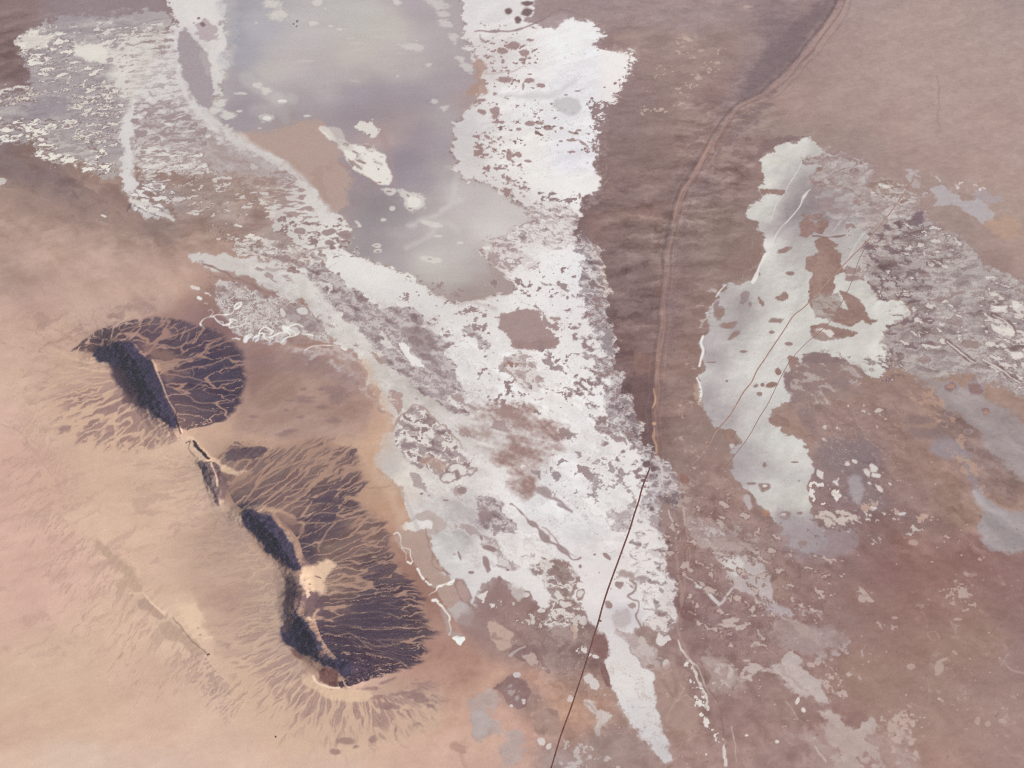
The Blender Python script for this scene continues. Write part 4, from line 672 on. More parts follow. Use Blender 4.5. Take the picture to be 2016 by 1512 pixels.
specks("1700,440 1800,430 1830,520 1830,600 1740,600 1700,560", (124, 104, 108), .3, n=HN, crisp=.08, a=.85); specks("1740,600 1840,590 1840,700 1740,700", (128, 108, 112), .2, n=TH, crisp=.08)
sl, m = mask("1800,735 1850,745 1870,755 1900,760 1925,780 1950,790 1975,800 2010,830 2030,850 2060,930 2016,945 1985,920 1958,905 1935,880 1930,850 1905,835 1895,815 1880,810 1855,790 1840,770", 12, 1.0, .4); paint(sl, m, rgb((160, 149, 147)) + (SMK[sl] * 10)[..., None], .95)
area("1915,955 1935,965 1950,990 1985,1005 2030,1010 2060,1080 2016,1078 1970,1090 1940,1075 1925,1040 1938,1020 1912,975", (160, 151, 150), 9, .9, .35, .95)
soil("1790,740 2016,760 2060,1090 1900,1090", 6, TD, 20)
line("1920,968 1935,990 1955,1005 1980,1010", (184, 178, 178), 4, a=.6, soft=5, wig=3)
area("1835,855 1860,850 1890,870 1905,885 1915,895 1905,905 1870,905 1850,900 1830,890", (152, 142, 148), 9, .4, .4, .8); area("1770,830 1790,820 1850,820 1880,850 1850,870 1800,860", (136, 116, 114), 12, .5, .4, .7)
line("1780,838 1830,838 1852,828", (170, 140, 120), 3, a=.6, soft=3)
area("1890,890 1905,900 1925,940 1935,970 1920,965 1900,930", (150, 140, 142), 7, .5, .4, .6)
rs = np.random.RandomState(5)
def hummocks(pts, n, size=(4, 9), white=.8, dk=(120, 98, 98)):
    pts = P(pts); sl = win(pts, 2); f = fill(pts, sl); ii, jj = np.nonzero(f)
    for k in rs.randint(0, len(ii), n):
        u, v = ua[sl[1].start + jj[k]], va[sl[0].start + ii[k]]; r = rs.uniform(*size); an = rs.choice([0, 0, 35, 40, -10]); e = rs.uniform(.35, .7)
        ell(f"{u:.0f},{v:.0f},{r*1.35:.1f},{r*e*1.5:.1f},{an}", dk, a=.8, rag=1.0, soft=.35)
        if rs.rand() < white: ell(f"{u:.0f},{v:.0f},{r*.85:.1f},{r*e*.75:.1f},{an}", (226, 219, 212), rag=1.3, soft=.3)
DH = (118, 98, 102)
def hum(poly, d, n=None, white=.5):
    sl, k = specks(poly, DH, d, n=HN if n is None else n, edge=12, crisp=.10, a=.7)
    specks(poly, (220, 213, 207), d * white, n=HN if n is None else n, edge=12, crisp=.09, a=.9)
soil(H, 7, TH, 20, c=(1, 1, 1))
hum("1775,425 1810,430 1880,450 1905,475 1890,510 1820,520 1770,500", .34, white=.4); hum("1720,540 1760,520 1830,560 1860,585 1780,590 1725,590", .3, white=.25)
hum("1785,600 1870,580 1910,620 1900,690 1790,690", .3, white=.5); hum("1925,590 2016,585 2060,770 1990,770 1940,720", .5, white=.6); hum("1940,530 2016,560 2016,600 1925,600", .3); hum("1690,700 1740,690 1790,650 1800,740 1720,760", .25, white=.15); hum("1820,500 1900,490 1900,530 1830,540", .22)
veins("1760,450 1900,480 2016,590 2016,780 1800,720", (132, 112, 116), .03, HN, 14, a=.5)
ell("1890,755,0.1,0.1 1872,760,11,8 1920,765,14,12 1942,810,9,7 1870,815,6,5 1905,850,7,4", (144, 116, 112), rag=.7, rim=(158, 146, 148)); ell("1872,760,8,5 1942,812,6,4", (172, 138, 120), rag=.5)
for s in ("1864,672 1885,690 1905,705 1920,714", "1935,708 1965,725 1995,745 2010,755", "1955,620 1985,635 2000,655"):
    line(s, (124, 100, 102), 4, 2, a=.85, wig=1.5, soft=1.5); line(s, (224, 217, 210), 1.6, 1, a=.9, wig=1.0)
area("1795,420 1810,415 1815,435 1800,450 1785,440", (118, 100, 108), 5, .6, .3, .8)
ell("1833,500,0.1,0.1 1970,607,14,6 2000,600,9,8 1965,648,14,7,20 1985,655,10,9 2002,700,14,7", (228, 222, 215), rag=1.1, soft=.3)
area("1830,372 1840,366 1860,365 1870,376 1888,385 1890,394 1912,397 1918,386 1928,395 1940,402 1955,418 1950,430 1935,440 1922,438 1918,425 1905,418 1895,410 1865,405 1842,402 1850,392 1838,385", (180, 172, 172), 3, .6, .15)
area("1912,375 1940,375 1950,388 1975,386 1975,394 1940,398 1915,388", (172, 160, 162), 4, .7, .3, .85)
specks("1770,330 1850,340 1900,370 1830,380 1790,400", (190, 182, 178), .16); specks("1850,360 1990,350 2000,380 1880,380", (214, 204, 196), .05)
area("1940,430 2000,420 2010,460 1975,470 1945,460", (186, 154, 132), 9, .5, .3, .7); area("1880,525 1905,530 1940,532 1965,538 1950,544 1905,540", (176, 168, 168), 3, .5, .2, .9)
# purple damp patch with bright crust blades
area("1610,870 1640,862 1710,855 1715,900 1700,920 1720,960 1755,985 1740,1000 1690,1000 1660,985 1670,950 1655,925 1620,930 1608,915", (138, 122, 122), 12, 1.0, .4, .8)
area("1665,935 1690,935 1700,960 1695,995 1675,985", (170, 162, 164), 7, .4, .4, .8)
for s in ("1669,913,7,5,70", "1682,909,5,2.5,30", "1706,930,8,4,60", "1719,920,7,5,40", "1727,937,8,3,10", "1712,951,7,3,30", "1731,962,10,4,45", "1752,952,9,3,45", "1727,990,4,7,20", "1772,1012,9,5", "1718,1000,7,4", "1672,1045,6,5,40", "1615,932,9,6,60", "1650,945,6,7,40"):
    ell(s, (222, 215, 207), rag=1.6, soft=.35, rim=(130, 108, 108))
specks("1590,940 1620,950 1650,950 1660,980 1640,1010 1650,1050 1630,1040 1610,1010 1595,980", (224, 216, 208), .35, rim=(136, 104, 98)); specks("1690,1000 1790,1000 1770,1030 1700,1030", (206, 194, 184), .25)
area("1780,1010 1800,1015 1815,1025 1822,1034 1800,1028", (142, 118, 116), 3, .5, .2, .9)
area("1520,1000 1600,1030 1680,1040 1700,1070 1650,1100 1560,1100 1540,1060", (160, 146, 150), 16, .8, .4, .55)

specks("1560,1000 1790,1000 1840,1040 1700,1080 1600,1060", (198, 184, 174), .14, n=TD, rim=(136, 112, 108))
veins("1560,780 1780,780 1800,1000 1640,1000", (186, 160, 144), .02, TD, 20, a=.6)
# south-eastern remnants
sheet("1414,1092 1450,1090 1480,1098 1500,1112 1512,1130 1520,1160 1526,1180 1535,1200 1556,1202 1556,1215 1530,1210 1500,1195 1485,1175 1450,1160 1434,1150 1428,1130 1422,1110", (196, 188, 186), 5, .6, dens=.08)
area("1420,1095 1460,1095 1470,1115 1445,1135 1430,1120", (212, 205, 198), 8, .5, .3, .8); area("1510,1180 1556,1200 1550,1215 1500,1205", (176, 162, 164), 6, .4, .3, .7)
ell("1440,1123,6,2.5 1483,1110,4,5 1489,1143,2,7 1503,1153,3,4 1487,1162,5,2", BI, rag=.8)
isle("1492,1165 1500,1178 1505,1185 1490,1176", a=.9); isle("1522,1170 1520,1150 1532,1128 1550,1130 1562,1160 1550,1180 1532,1182", (154, 126, 116))
line("1372,1154 1390,1160 1405,1178 1415,1190", (206, 200, 197), 3, 5, soft=2, wig=1.5); line("1415,1190 1428,1180 1442,1162 1446,1160", (196, 188, 184), 4, 2, soft=2, wig=1.5)
line("1345,1130 1370,1148 1385,1160", (200, 192, 188), 1.5, a=.8, wig=1)
area("1370,1050 1385,1060 1400,1075 1422,1076 1420,1082 1388,1080 1378,1065", (184, 174, 172), 3, .8, .2, .9); specks("1370,1030 1430,1040 1470,1060 1500,1090 1440,1080 1380,1070", (190, 180, 176), .28, rim=(136, 108, 102))
area("1460,972 1475,975 1480,1000 1470,1005", (190, 182, 182), 4, .5, .3, .8)
sheet("1536,1285 1558,1282 1570,1295 1575,1306 1560,1308 1590,1320 1605,1335 1622,1352 1637,1380 1620,1378 1590,1362 1575,1372 1572,1358 1548,1345 1535,1325 1518,1322 1522,1312", (196, 184, 178), 6)
sheet("1605,1398 1625,1398 1650,1412 1670,1432 1690,1438 1692,1422 1715,1408 1728,1415 1728,1435 1705,1450 1735,1478 1740,1520 1640,1520 1636,1490 1650,1480 1640,1462 1630,1440 1625,1415", (198, 184, 177), 8, 1.0)
sheet("1560,1440 1640,1420 1700,1440 1800,1430 1800,1530 1600,1530", (178, 154, 145), 18, 1.4, a=.4)
specks("1570,1290 1700,1300 1700,1370 1640,1380 1600,1320", (188, 166, 156), .2); specks("1720,1400 1830,1400 1840,1480 1760,1512 1740,1450", (188, 164, 152), .3); specks("1620,1480 1740,1450 1740,1530 1620,1530", (164, 134, 124), .12)
specks("1670,1140 1720,1160 1730,1200 1680,1180", (184, 162, 152), .35); specks("1845,1140 1900,1145 1930,1180 1900,1210 1850,1170", (182, 158, 148), .35); specks("1700,1200 1760,1230 1790,1240 1740,1250", (180, 158, 148), .25)
specks("1740,1180 1990,1100 2016,1300 1880,1350 1760,1260", (170, 144, 134), .04, a=.7); specks("1740,1360 2016,1340 2016,1480 1860,1440 1750,1400", (178, 152, 142), .03, a=.7); specks("1570,1180 1680,1240 1740,1240 1700,1340 1590,1290", (178, 160, 156), .12); specks("1800,1060 1900,1120 1920,1180 1960,1220 1860,1100", (178, 150, 138), .2)
specks("1640,970 1830,1010 1960,1100 1940,1110 1840,1060 1740,1030", (188, 158, 142), .12); specks("1780,780 1830,740 1920,900 1960,980 1900,960 1840,830", (186, 152, 130), .3, a=.7)
for s in ("1825,1246 1840,1243 1850,1258 1835,1260 1826,1250", "1986,1285 1978,1300 1990,1318 2014,1325", "1978,1470 1990,1485 2006,1488", "1990,1370 2000,1375 1994,1366"): line(s, (190, 164, 152), .9, a=.5, vw=.6)
ell("1796,1068,9,6 1793,1312,8,5 1880,1285,6,3,40 1886,1219,9,3 1848,1315,10,12 1762,1216,6,3 1855,1300,14,3,-20 1853,1378,8,3,40 1790,1390,5,2,30 1945,1425,6,5 1975,1420,10,5,10 1925,1418,5,8", (186, 162, 150), a=.8, rag=.8)
line("1548,1382 1560,1400 1570,1415", (196, 180, 170), 1.2, a=.5, wig=1); line("1605,1470 1615,1488 1625,1500", (204, 190, 180), 1.6, a=.6, wig=1)
ell("1570,1380,3,6,20 1582,1398,5,5,30 1470,1448,3,2 1530,1460,4,3 1390,1485,2,2", (224, 215, 206), rag=.7)
area("1540,1250 1620,1230 1650,1270 1590,1290 1540,1280", (166, 148, 146), 14, .7, .4, .5)

# braided crust between the tongue and the eastern land
mottle("1256,990 1290,1000 1305,1030 1310,1060 1302,1090 1286,1080 1285,1040 1262,1020", [(120, 100, 102), (150, 134, 134), (206, 200, 196), (160, 144, 142), (128, 108, 108)], edge=5, gain=2.0, a=.8, rag=.9)
mottle("1240,1045 1290,1035 1310,1060 1316,1100 1312,1130 1332,1135 1335,1160 1325,1200 1328,1235 1300,1250 1270,1232 1260,1200 1262,1170 1240,1145 1236,1110", [(140, 118, 116), (168, 152, 150), (222, 216, 210), (228, 222, 216), (200, 192, 188), (150, 130, 126)], edge=7, gain=2.0, rag=1.1, a=.85)
area("1240,1125 1255,1108 1270,1120 1248,1130 1258,1140 1252,1155 1266,1160 1260,1172 1246,1160 1238,1165 1232,1150 1222,1150 1215,1140", (156, 130, 122), 3, .6, .2, .0)
line("1215,1138 1228,1126 1240,1130 1248,1140", (164, 142, 136), 3.0, 2.2, soft=2, wig=2, vw=.5, a=.8); ell("1218,1151,8,7 1247,1192,6,4 1198,1190,6,7", (158, 136, 130), rag=1.2, a=.85)
line("1240,1142 1250,1160 1238,1175 1256,1185 1258,1200 1252,1215 1262,1232 1275,1250", (156, 132, 126), 2.2, a=.9, wig=2.5)
mottle("1212,1240 1240,1242 1270,1260 1300,1280 1312,1305 1320,1325 1305,1330 1290,1318 1270,1310 1250,1290 1228,1268 1210,1252", [(156, 134, 128), (182, 164, 158), (196, 182, 176), (160, 138, 130)], edge=5, gain=1.5, rag=.9, a=.95)
area("1200,1215 1218,1200 1235,1195 1240,1220 1230,1235 1212,1240", (180, 166, 162), 8, .5, .4, .6)
area("1285,1248 1310,1250 1320,1262 1305,1272 1290,1262", (214, 205, 199), 3, .8, .2); ell("1312,1308,7,9", (210, 200, 194), rag=.6); ell("1280,1312,9,5", (154, 128, 120), rag=.4); area("1320,1256 1335,1262 1338,1272 1315,1272", (146, 112, 104), 4, .6, .3, .8)
area("1290,1310 1320,1300 1340,1330 1372,1400 1360,1440 1310,1430 1295,1400 1290,1360", (170, 142, 130), 9, .5, .3, .75)
for s in ("1300,1330 1310,1350 1320,1370 1340,1380", "1322,1318 1330,1340 1345,1350 1340,1372 1332,1380", "1340,1375 1355,1370 1375,1390 1358,1392 1340,1378 1320,1400 1312,1430", "1345,1480 1320,1500 1310,1512", "1340,1470 1360,1455 1375,1445"): line(s, (186, 160, 148), 1.1, a=.55, wig=2, vw=.6)
for s in ("1305,1340 1316,1358 1324,1372", "1322,1325 1332,1345 1330,1365"): line(s, (150, 122, 112), 3, a=.6, soft=2)
line("1335,1260 1342,1275 1352,1295 1362,1310 1372,1330 1378,1350 1385,1372 1395,1400", (222, 214, 206), 1.8, 3, a=.85, wig=3, wl=8); line("1352,1300 1370,1310 1385,1340 1398,1365 1415,1390", (206, 194, 186), 1, a=.7, wig=1.5)
specks("1335,1280 1365,1310 1385,1360 1395,1420 1420,1440 1415,1470 1385,1450 1375,1400 1350,1340", (224, 216, 208), .3, rim=(140, 116, 110)); specks("1385,1300 1450,1305 1440,1360 1400,1350", (200, 188, 182), .34)
line("1424,1455 1426,1480 1428,1512", (222, 214, 206), 2.4, a=.85, wig=2, wl=9); line("1440,1430 1446,1460 1450,1495", (200, 182, 172), 1, a=.7, wig=1.5)
line("1380,1290 1390,1330 1400,1370 1418,1395 1425,1430 1430,1470", (136, 108, 102), 2, a=.6, wig=2)
for s in ("1316,1005 1322,1025 1330,1040 1335,1050", "1345,998 1348,1020 1350,1035"): line(s, (212, 202, 195), 1.2, a=.8, wig=1.2)
for s in ("1332,1050 1334,1100 1338,1150 1342,1190 1334,1230 1342,1262 1356,1296", "1345,1000 1352,1050 1352,1095 1350,1135 1345,1180", "1355,1060 1358,1100 1350,1130"): line(s, (172, 142, 130), 2.0, a=.7, wig=1.5, soft=1.5)
area("1330,1195 1370,1195 1374,1220 1345,1225", (130, 98, 94), 8, .5, .4, .7); area("1340,1068 1365,1060 1382,1080 1345,1085", (150, 116, 106), 4, .6, .3, .8)
area("1385,1300 1400,1285 1410,1300", (120, 96, 96), 3, .6, .3, .0)
ell("1316,1067,4,3 1285,968,4,4 1297,972,4,3 1279,993,4,3 1283,1002,5,4 1273,914,6,8,60 1286,924,4,6 1266,946,5,3 1287,938,8,4,-30 1275,947,3,2", (112, 92, 96), rag=.5)
mottle("1285,905 1300,910 1305,960 1310,985 1290,1000 1268,985 1272,950 1290,930", [(120, 102, 106), (140, 122, 124), (176, 166, 166), (206, 200, 198), (150, 134, 134)], edge=4, gain=2.0, a=.8, rag=.8)
line("1302,915 1304,950 1298,955", (206, 200, 197), 1.5, a=.8)
specks("1350,700 1380,690 1385,830 1420,850 1440,900 1420,1050 1330,1060 1310,950", (176, 154, 142), .05); area("1338,930 1352,935 1355,950 1340,948", (150, 108, 98), 3, .4, .3, .8)
area("1383,1020 1395,1018 1398,1030 1384,1032", (180, 140, 116), 3, .6, .3, .7); area("1500,1000 1515,1002 1512,1015 1502,1016", (178, 132, 108), 3, .5, .3, .8)

specks("1290,1050 1420,960 1560,1080 1680,1100 1600,1250 1440,1300 1340,1200", (188, 168, 158), .09, n=HN, rim=(134, 106, 100)); specks("1400,1220 1560,1200 1600,1300 1480,1400 1400,1330", (190, 172, 164), .10, n=TH)
veins("1290,950 1420,930 1560,1080 1600,1250 1440,1300 1340,1200", (178, 154, 144), .02, N14, 16, a=.6); veins("960,1200 1150,1200 1180,1330 1040,1330", (188, 164, 154), .025, N14, 16, a=.6); veins("1050,1330 1300,1300 1330,1500 1040,1512", (186, 160, 146), .02, TD, 16, a=.6)
sheet("1500,1240 1560,1215 1640,1230 1660,1270 1580,1290 1520,1275", (168, 150, 146), 16, 1.4, a=.3)
sheet("1340,1020 1420,1030 1480,1060 1500,1090 1430,1085 1370,1075", (186, 172, 166), 12, 1.3, a=.35, dens=.3); sheet("1380,1280 1450,1290 1460,1350 1400,1360", (186, 168, 160), 14, 1.3, a=.3, dens=.3)
# brown fretted land south of the flats
FR = [(140, 112, 106), (152, 126, 118), (148, 120, 114), (166, 144, 136), (214, 204, 196), (150, 124, 116)]
specks("945,1160 980,1160 1000,1200 990,1215 960,1210 940,1190", (216, 208, 202), .25); specks("1000,1180 1060,1200 1080,1230 1140,1210 1160,1230 1100,1260 1020,1240", (200, 188, 180), .14, rim=(136, 108, 102))
ell("1035,1172,9,5 1065,1202,9,4 1115,1190,12,6 1142,1170,6,8", (218, 210, 203), rag=.9, rim=(136, 108, 102)); area("1000,1150 1030,1158 1030,1176 1015,1180 1005,1165", (200, 190, 184), 4, .6, .3, .8)
ell("1148,1222,7,9 1140,1215,4,7", (206, 196, 190), rag=.9); specks("1125,1265 1160,1270 1165,1300 1140,1295 1130,1280", (214, 205, 198), .35); ell("1172,1292,7,4,20 1073,1316,5,2.5,20", (226, 218, 210), rag=.6)
area("1118,1230 1133,1228 1136,1255 1128,1256", (196, 170, 150), 3, .5, .2, .8); area("1080,1235 1110,1225 1120,1250 1085,1255", (168, 148, 142), 6, .5, .3, .7); line("1080,1240 1095,1228 1110,1216", (200, 188, 182), 1.6, a=.7)
mottle("960,1220 985,1230 1010,1250 1005,1275 985,1280 970,1260", [(176, 146, 132), (190, 162, 148), (166, 138, 128)], edge=5, gain=1.3)
isle("998,1285 1010,1272 1040,1270 1055,1290 1062,1310 1050,1308 1030,1300 1015,1295", (140, 114, 110)); area("1022,1288 1048,1286 1060,1310 1040,1308", (190, 168, 156), 3, .6, .2, .9); line("1005,1290 1018,1280 1034,1273", (186, 172, 166), 2, a=.8); line("1048,1272 1058,1285 1070,1310 1080,1322", (134, 108, 106), 3, a=.6)
isle("968,1355 985,1345 1010,1325 1035,1340 1042,1360 1035,1390 1020,1396 995,1380 985,1362", (146, 118, 114)); specks("990,1340 1030,1350 1020,1385 1000,1380", (172, 156, 152), .3); ell("1018,1328,7,5 1007,1390,3,3 1031,1383,3,3", (206, 198, 194), rag=.6)
ell("1030,1378,4,2 1006,1389,3,2 1079,1419,7,3 1067,1460,7,8 1080,1470,5,7,30", (216, 206, 198), rag=.9); mottle("1052,1400 1080,1392 1100,1400 1106,1440 1088,1452 1062,1448 1050,1430", [(150, 124, 114), (166, 138, 126), (158, 130, 120)], edge=5, gain=1.4, a=.8)
sheet("1150,1375 1165,1374 1168,1388 1180,1398 1198,1400 1202,1412 1190,1432 1182,1452 1170,1450 1172,1436 1182,1420 1172,1406 1158,1404 1148,1388", (210, 201, 195), 4, .7, dens=.1); area("1117,1366 1126,1368 1128,1380 1119,1380", (206, 190, 180), 2.5, .4, .2)
ell("1160,1335,10,8 1172,1348,8,12", (212, 204, 198), rag=1.0, a=.9); isle("1180,1300 1192,1312 1200,1330 1204,1352 1196,1350 1186,1330", (136, 104, 98), rim=(130, 100, 94)); area("1172,1245 1188,1250 1198,1275 1190,1300 1172,1290 1165,1268", (138, 104, 98), 5, .5, .2, .9)
sheet("925,1350 945,1358 975,1365 978,1380 960,1392 955,1410 980,1430 1010,1440 1030,1440 1028,1470 1000,1500 990,1520 990,1480 1000,1450 975,1440 955,1452 935,1455 925,1440 920,1415 926,1395", (178, 162, 156), 10, 1.0, a=.7)
area("930,1400 950,1395 965,1425 950,1445 930,1440", (182, 172, 170), 8, .6, .3, .6); area("885,1458 910,1465 915,1475 905,1482 890,1472", (170, 136, 122), 5, .7, .3, .7); line("905,1480 912,1500 918,1512", (176, 142, 126), 3, a=.5, soft=3)
area("1150,1440 1250,1430 1280,1480 1200,1520 1100,1520 1120,1480", (160, 140, 134), 22, .8, .4, .4); specks("1060,1480 1110,1450 1160,1460 1240,1520 1060,1520", (190, 178, 172), .16)
# salt-white outwash rivulets on the shores
WH = (240, 238, 230)
for s, w in (("410,612 416,609 420,615 414,622 425,620 437,620 448,619 457,617 460,610 462,603", 1.5), ("462,604 466,598 475,596 472,604 465,608", 3), ("395,640 394,636 400,628 412,624 422,625 430,632 440,634 438,640 448,640 455,634 452,630 458,628 466,632", 1.6), ("420,622 428,632 442,640 450,638 452,645 466,642 482,637 484,632 486,627", 1.6), ("484,637 492,637", 2.0), ("395,638 402,645 412,649 420,648", 1.0),
             ("457,667 464,666 472,668", 1.4), ("483,671 485,663 494,657 496,660 488,664", 2.0), ("498,671 502,663 510,661 512,652 516,647 524,645 532,648 538,652 534,657", 2.2), ("510,660 508,670 503,672", 1.2), ("512,656 520,658 518,663 528,670", 1.6), ("524,662 532,664 540,660 550,655 560,655", 1.6), ("553,675 560,668 570,663 582,660 578,652 568,648 560,645 562,650 572,658", 2.2), ("566,646 576,640 588,637 596,644", 1.4), ("582,660 590,655 600,658 616,659", 1.2),
             ("395,588 391,586", 2.6), ("404,577 412,578 414,582", 1.2), ("403,597 408,598", 1.0), ("775,1052 783,1048 790,1060 788,1070 792,1076 800,1080 808,1083 808,1095 812,1105 808,1110 802,1107", 1.1), ("790,1078 800,1092 800,1102", .8), ("822,1120 828,1132 834,1140", 2.4), ("838,1144 848,1152", 2.4), ("845,1172 858,1163 862,1156 874,1151 882,1147 894,1141 890,1150 880,1150", 1.5), ("883,1148 893,1143", 3.2), ("852,1182 860,1180 862,1188 870,1194 876,1202 884,1213 884,1222", 1.8), ("852,1182 862,1184", 4.0), ("884,1222 888,1240 884,1250", 1.2), ("600,690 612,683 640,680 668,683 680,690", 1.0)):
    line(s, WH, w * .72, a=.9, wig=.7, wl=6, soft=.8, vw=.5)
area("886,1256 894,1252 912,1254 914,1262 906,1271 898,1268 892,1262", (243, 240, 232), 1.5, .25, .15); line("870,1200 880,1222 886,1245 905,1250", (176, 164, 158), 4, a=.6, soft=3)
# ------------------------------------------------------------------ hills, gravel fans and rills
hgt = np.zeros((NV, NU), np.float32)
LT = (206, 174, 150); TAUPE = (168, 140, 128)
RADE = fbm(26, 5, 401, ang=4, sx=4.0, gain=.6); RADD = fbm(22, 5, 411, ang=24, sx=4.0, gain=.6); RADW = fbm(24, 5, 421, ang=16, sx=4.2, gain=.6); RADS = fbm(20, 5, 431, ang=50, sx=4.2, gain=.6)
def M0(): return np.zeros((NV, NU), np.float32)
def put(M, c, a=1.0): 
    ii = np.nonzero(M.max(1) > .004)[0]; jj = np.nonzero(M.max(0) > .004)[0]
    if len(ii) == 0: return
    sl = (slice(ii[0], ii[-1] + 1), slice(jj[0], jj[-1] + 1)); paint(sl, M[sl], c, a)
# streaked sand west of the hills
sl, m = mask("-126,600 120,600 360,600 360,900 480,1000 470,1200 540,1340 860,1400 860,1520 -126,1520", 40, .3, .4)
col[sl] += ((RADW[sl] * 4 + ND[sl] * 1.5) * m)[..., None]
# broad warm apron east of the north hill and between the hills
sl, m = mask("470,690 560,690 690,730 730,790 720,860 600,870 440,860 400,840 480,800", 26, .4, .4)
col[sl] += ((fbm(30, 5, 441, ang=38, sx=3.5)[sl] * 16) * m)[..., None]
area("480,700 520,690 545,700 530,740 495,790 486,780 478,740", (158, 126, 116), 16, .5, .4, .5)
ell("603,783,22,3.5,3 605,790,16,4,3 632,766,10,3 636,802,12,4,3 596,766,6,3 660,770,26,10,5 497,820,11,3,6 563,807,6,3 593,821,8,3.4 655,828,14,5 560,853,16,7,-12 575,848,14,3 665,785,18,9 570,788,10,2", (152, 124, 118), a=.6, rag=.8, soft=.5)
ell("262,840,10,4 300,590,9,4 292,600,14,6,25 268,608,24,8,18 285,600,22,8,25", (160, 132, 126), a=.6, rag=.9, soft=.5)
area("392,600 420,598 432,612 410,622 398,640 390,660 412,650 420,640 400,625", (146, 114, 108), 6, .5, .4, .4)

tint("490,700 600,690 700,740 735,800 720,860 560,870 450,850 480,780", (.925, .935, .965), 24)
tint("380,590 480,660 700,690 720,760 500,720 350,640", (.98, .99, 1.02), 24)
# --- north hill: gravel fan to the east
F1 = "158,684 180,668 200,660 230,645 262,636 300,626 345,632 352,640 372,646 392,648 412,652 425,664 445,672 465,680 478,690 475,712 480,738 484,760 478,775 484,795 470,806 445,818 420,815 392,805 372,798 360,808 395,825 380,832 362,830 355,845 348,850 330,842 300,820 262,790 235,760 215,715 190,705 165,700"
F1C = field("430,730,90,80,94 400,700,94,82,96 350,680,104,88,98 300,660,112,92,98 260,650,118,96,100 380,780,106,88,96 460,700,104,88,96 440,780,92,80,92 460,790,96,82,92 340,740,118,96,102 330,700,122,98,98 380,740,92,80,94 200,690,106,88,94 180,690,130,104,100 300,630,130,108,110 340,640,122,100,106 360,820,134,108,104 400,810,108,90,96 450,665,112,94,98 330,720,130,104,98", eps=14) - rgb((19, 12, 8))
paint(*mask(F1, 16, .6, .45), (160, 128, 118), .85)
fan("184,692 212,674 236,664 262,670 290,700 308,735 325,775 340,808 352,838", "138,690 186,652 262,628 345,624 450,658 486,708 492,765 452,826 372,846", F1C, 701, step=3.0, cell=42, ch=.05, toe=.05, fine=.10, stretch=2.8, a=1.0, chm=field('300,650,1.7,0,0 400,730,.5,0,0 440,780,.45,0,0 340,740,1.2,0,0 460,700,.6,0,0 400,660,.8,0,0'))
area("270,672 300,676 320,690 350,700 340,712 310,705 290,695 275,685", (140, 112, 106), 10, .6, .4, .75)
area("300,708 330,712 365,712 340,722 330,735 318,735 305,725", (172, 140, 126), 6, .5, .35, .9); area("318,735 345,728 380,728 375,738 340,738 330,760", (136, 108, 104), 9, .6, .4, .7)
M = M0()
for s, w in (("262,670 300,676 325,680 345,687 360,680 370,668 372,655", 1.4), ("300,709 337,712 360,710 382,702 405,692 422,682 437,675 470,670", 1.6), ("312,722 350,730 375,725 390,722 410,720 440,707 455,700 470,698", 1.4), ("322,735 357,740 390,747 405,752 437,750 475,746", 1.2), ("328,760 357,768 380,765 400,752", 1.1), ("340,762 370,780 390,792 425,795 460,790", 1.1), ("345,797 380,800 400,806 425,810", 1.0),
             ("250,665 262,648 300,637 325,640 345,645", 1.2), ("235,660 240,650 270,640 300,632", 1.1), ("345,645 350,655 345,665 330,668", 1.1), ("272,660 290,650 300,655 310,645 330,650", .9), ("355,670 362,655 375,648", .9), ("405,725 380,722 382,735 378,745", .8), ("440,722 455,724 468,722", .6), ("410,690 400,705 378,712", .8), ("440,780 455,776 470,779", .7)):
    p = wiggle(spline(P(s)), .9, 10); draw(M, p, w, w * .8, .95, .75, 1.0)
put(M, (166, 134, 122), .9)
# --- north hill: western lobes
WCf = field("120,700,190,160,144 150,740,186,156,142 120,760,184,154,142 150,790,142,116,116 190,800,138,112,114 150,830,146,120,118 200,860,150,124,120 260,870,150,122,118 310,850,160,132,126 180,720,186,156,142 100,720,190,162,146 230,830,146,118,118 60,700,196,166,150", eps=14)
paint(*mask("100,690 200,700 260,790 345,850 330,880 200,890 110,850 90,760", 18, .6, .5), (202, 170, 148), .7)
fan("196,712 222,735 240,765 270,800 310,830 348,852", "60,700 62,760 116,850 186,892 272,896 345,872", WCf, 711, cell=24, ch=.14, toe=.14, fine=.3, stretch=3.4, a=.85, fade=.12)
M = M0()
for s in ("250,795 235,805 228,820 226,840 230,860 238,880 248,885", "275,790 258,802 240,815 232,830", "300,818 285,825 272,840 276,858", "215,720 190,715 160,712 130,700 110,690", "217,730 190,730 160,725 130,720", "225,750 190,755 150,750", "236,762 200,775 170,778 140,776", "245,780 210,795 170,812 140,822", "196,705 180,700 165,695"): draw(M, wiggle(spline(P(s)), 1.2, 12), 1.8, 1.0, .95, .5, 1.4)
put(M, (214, 184, 160), .8)
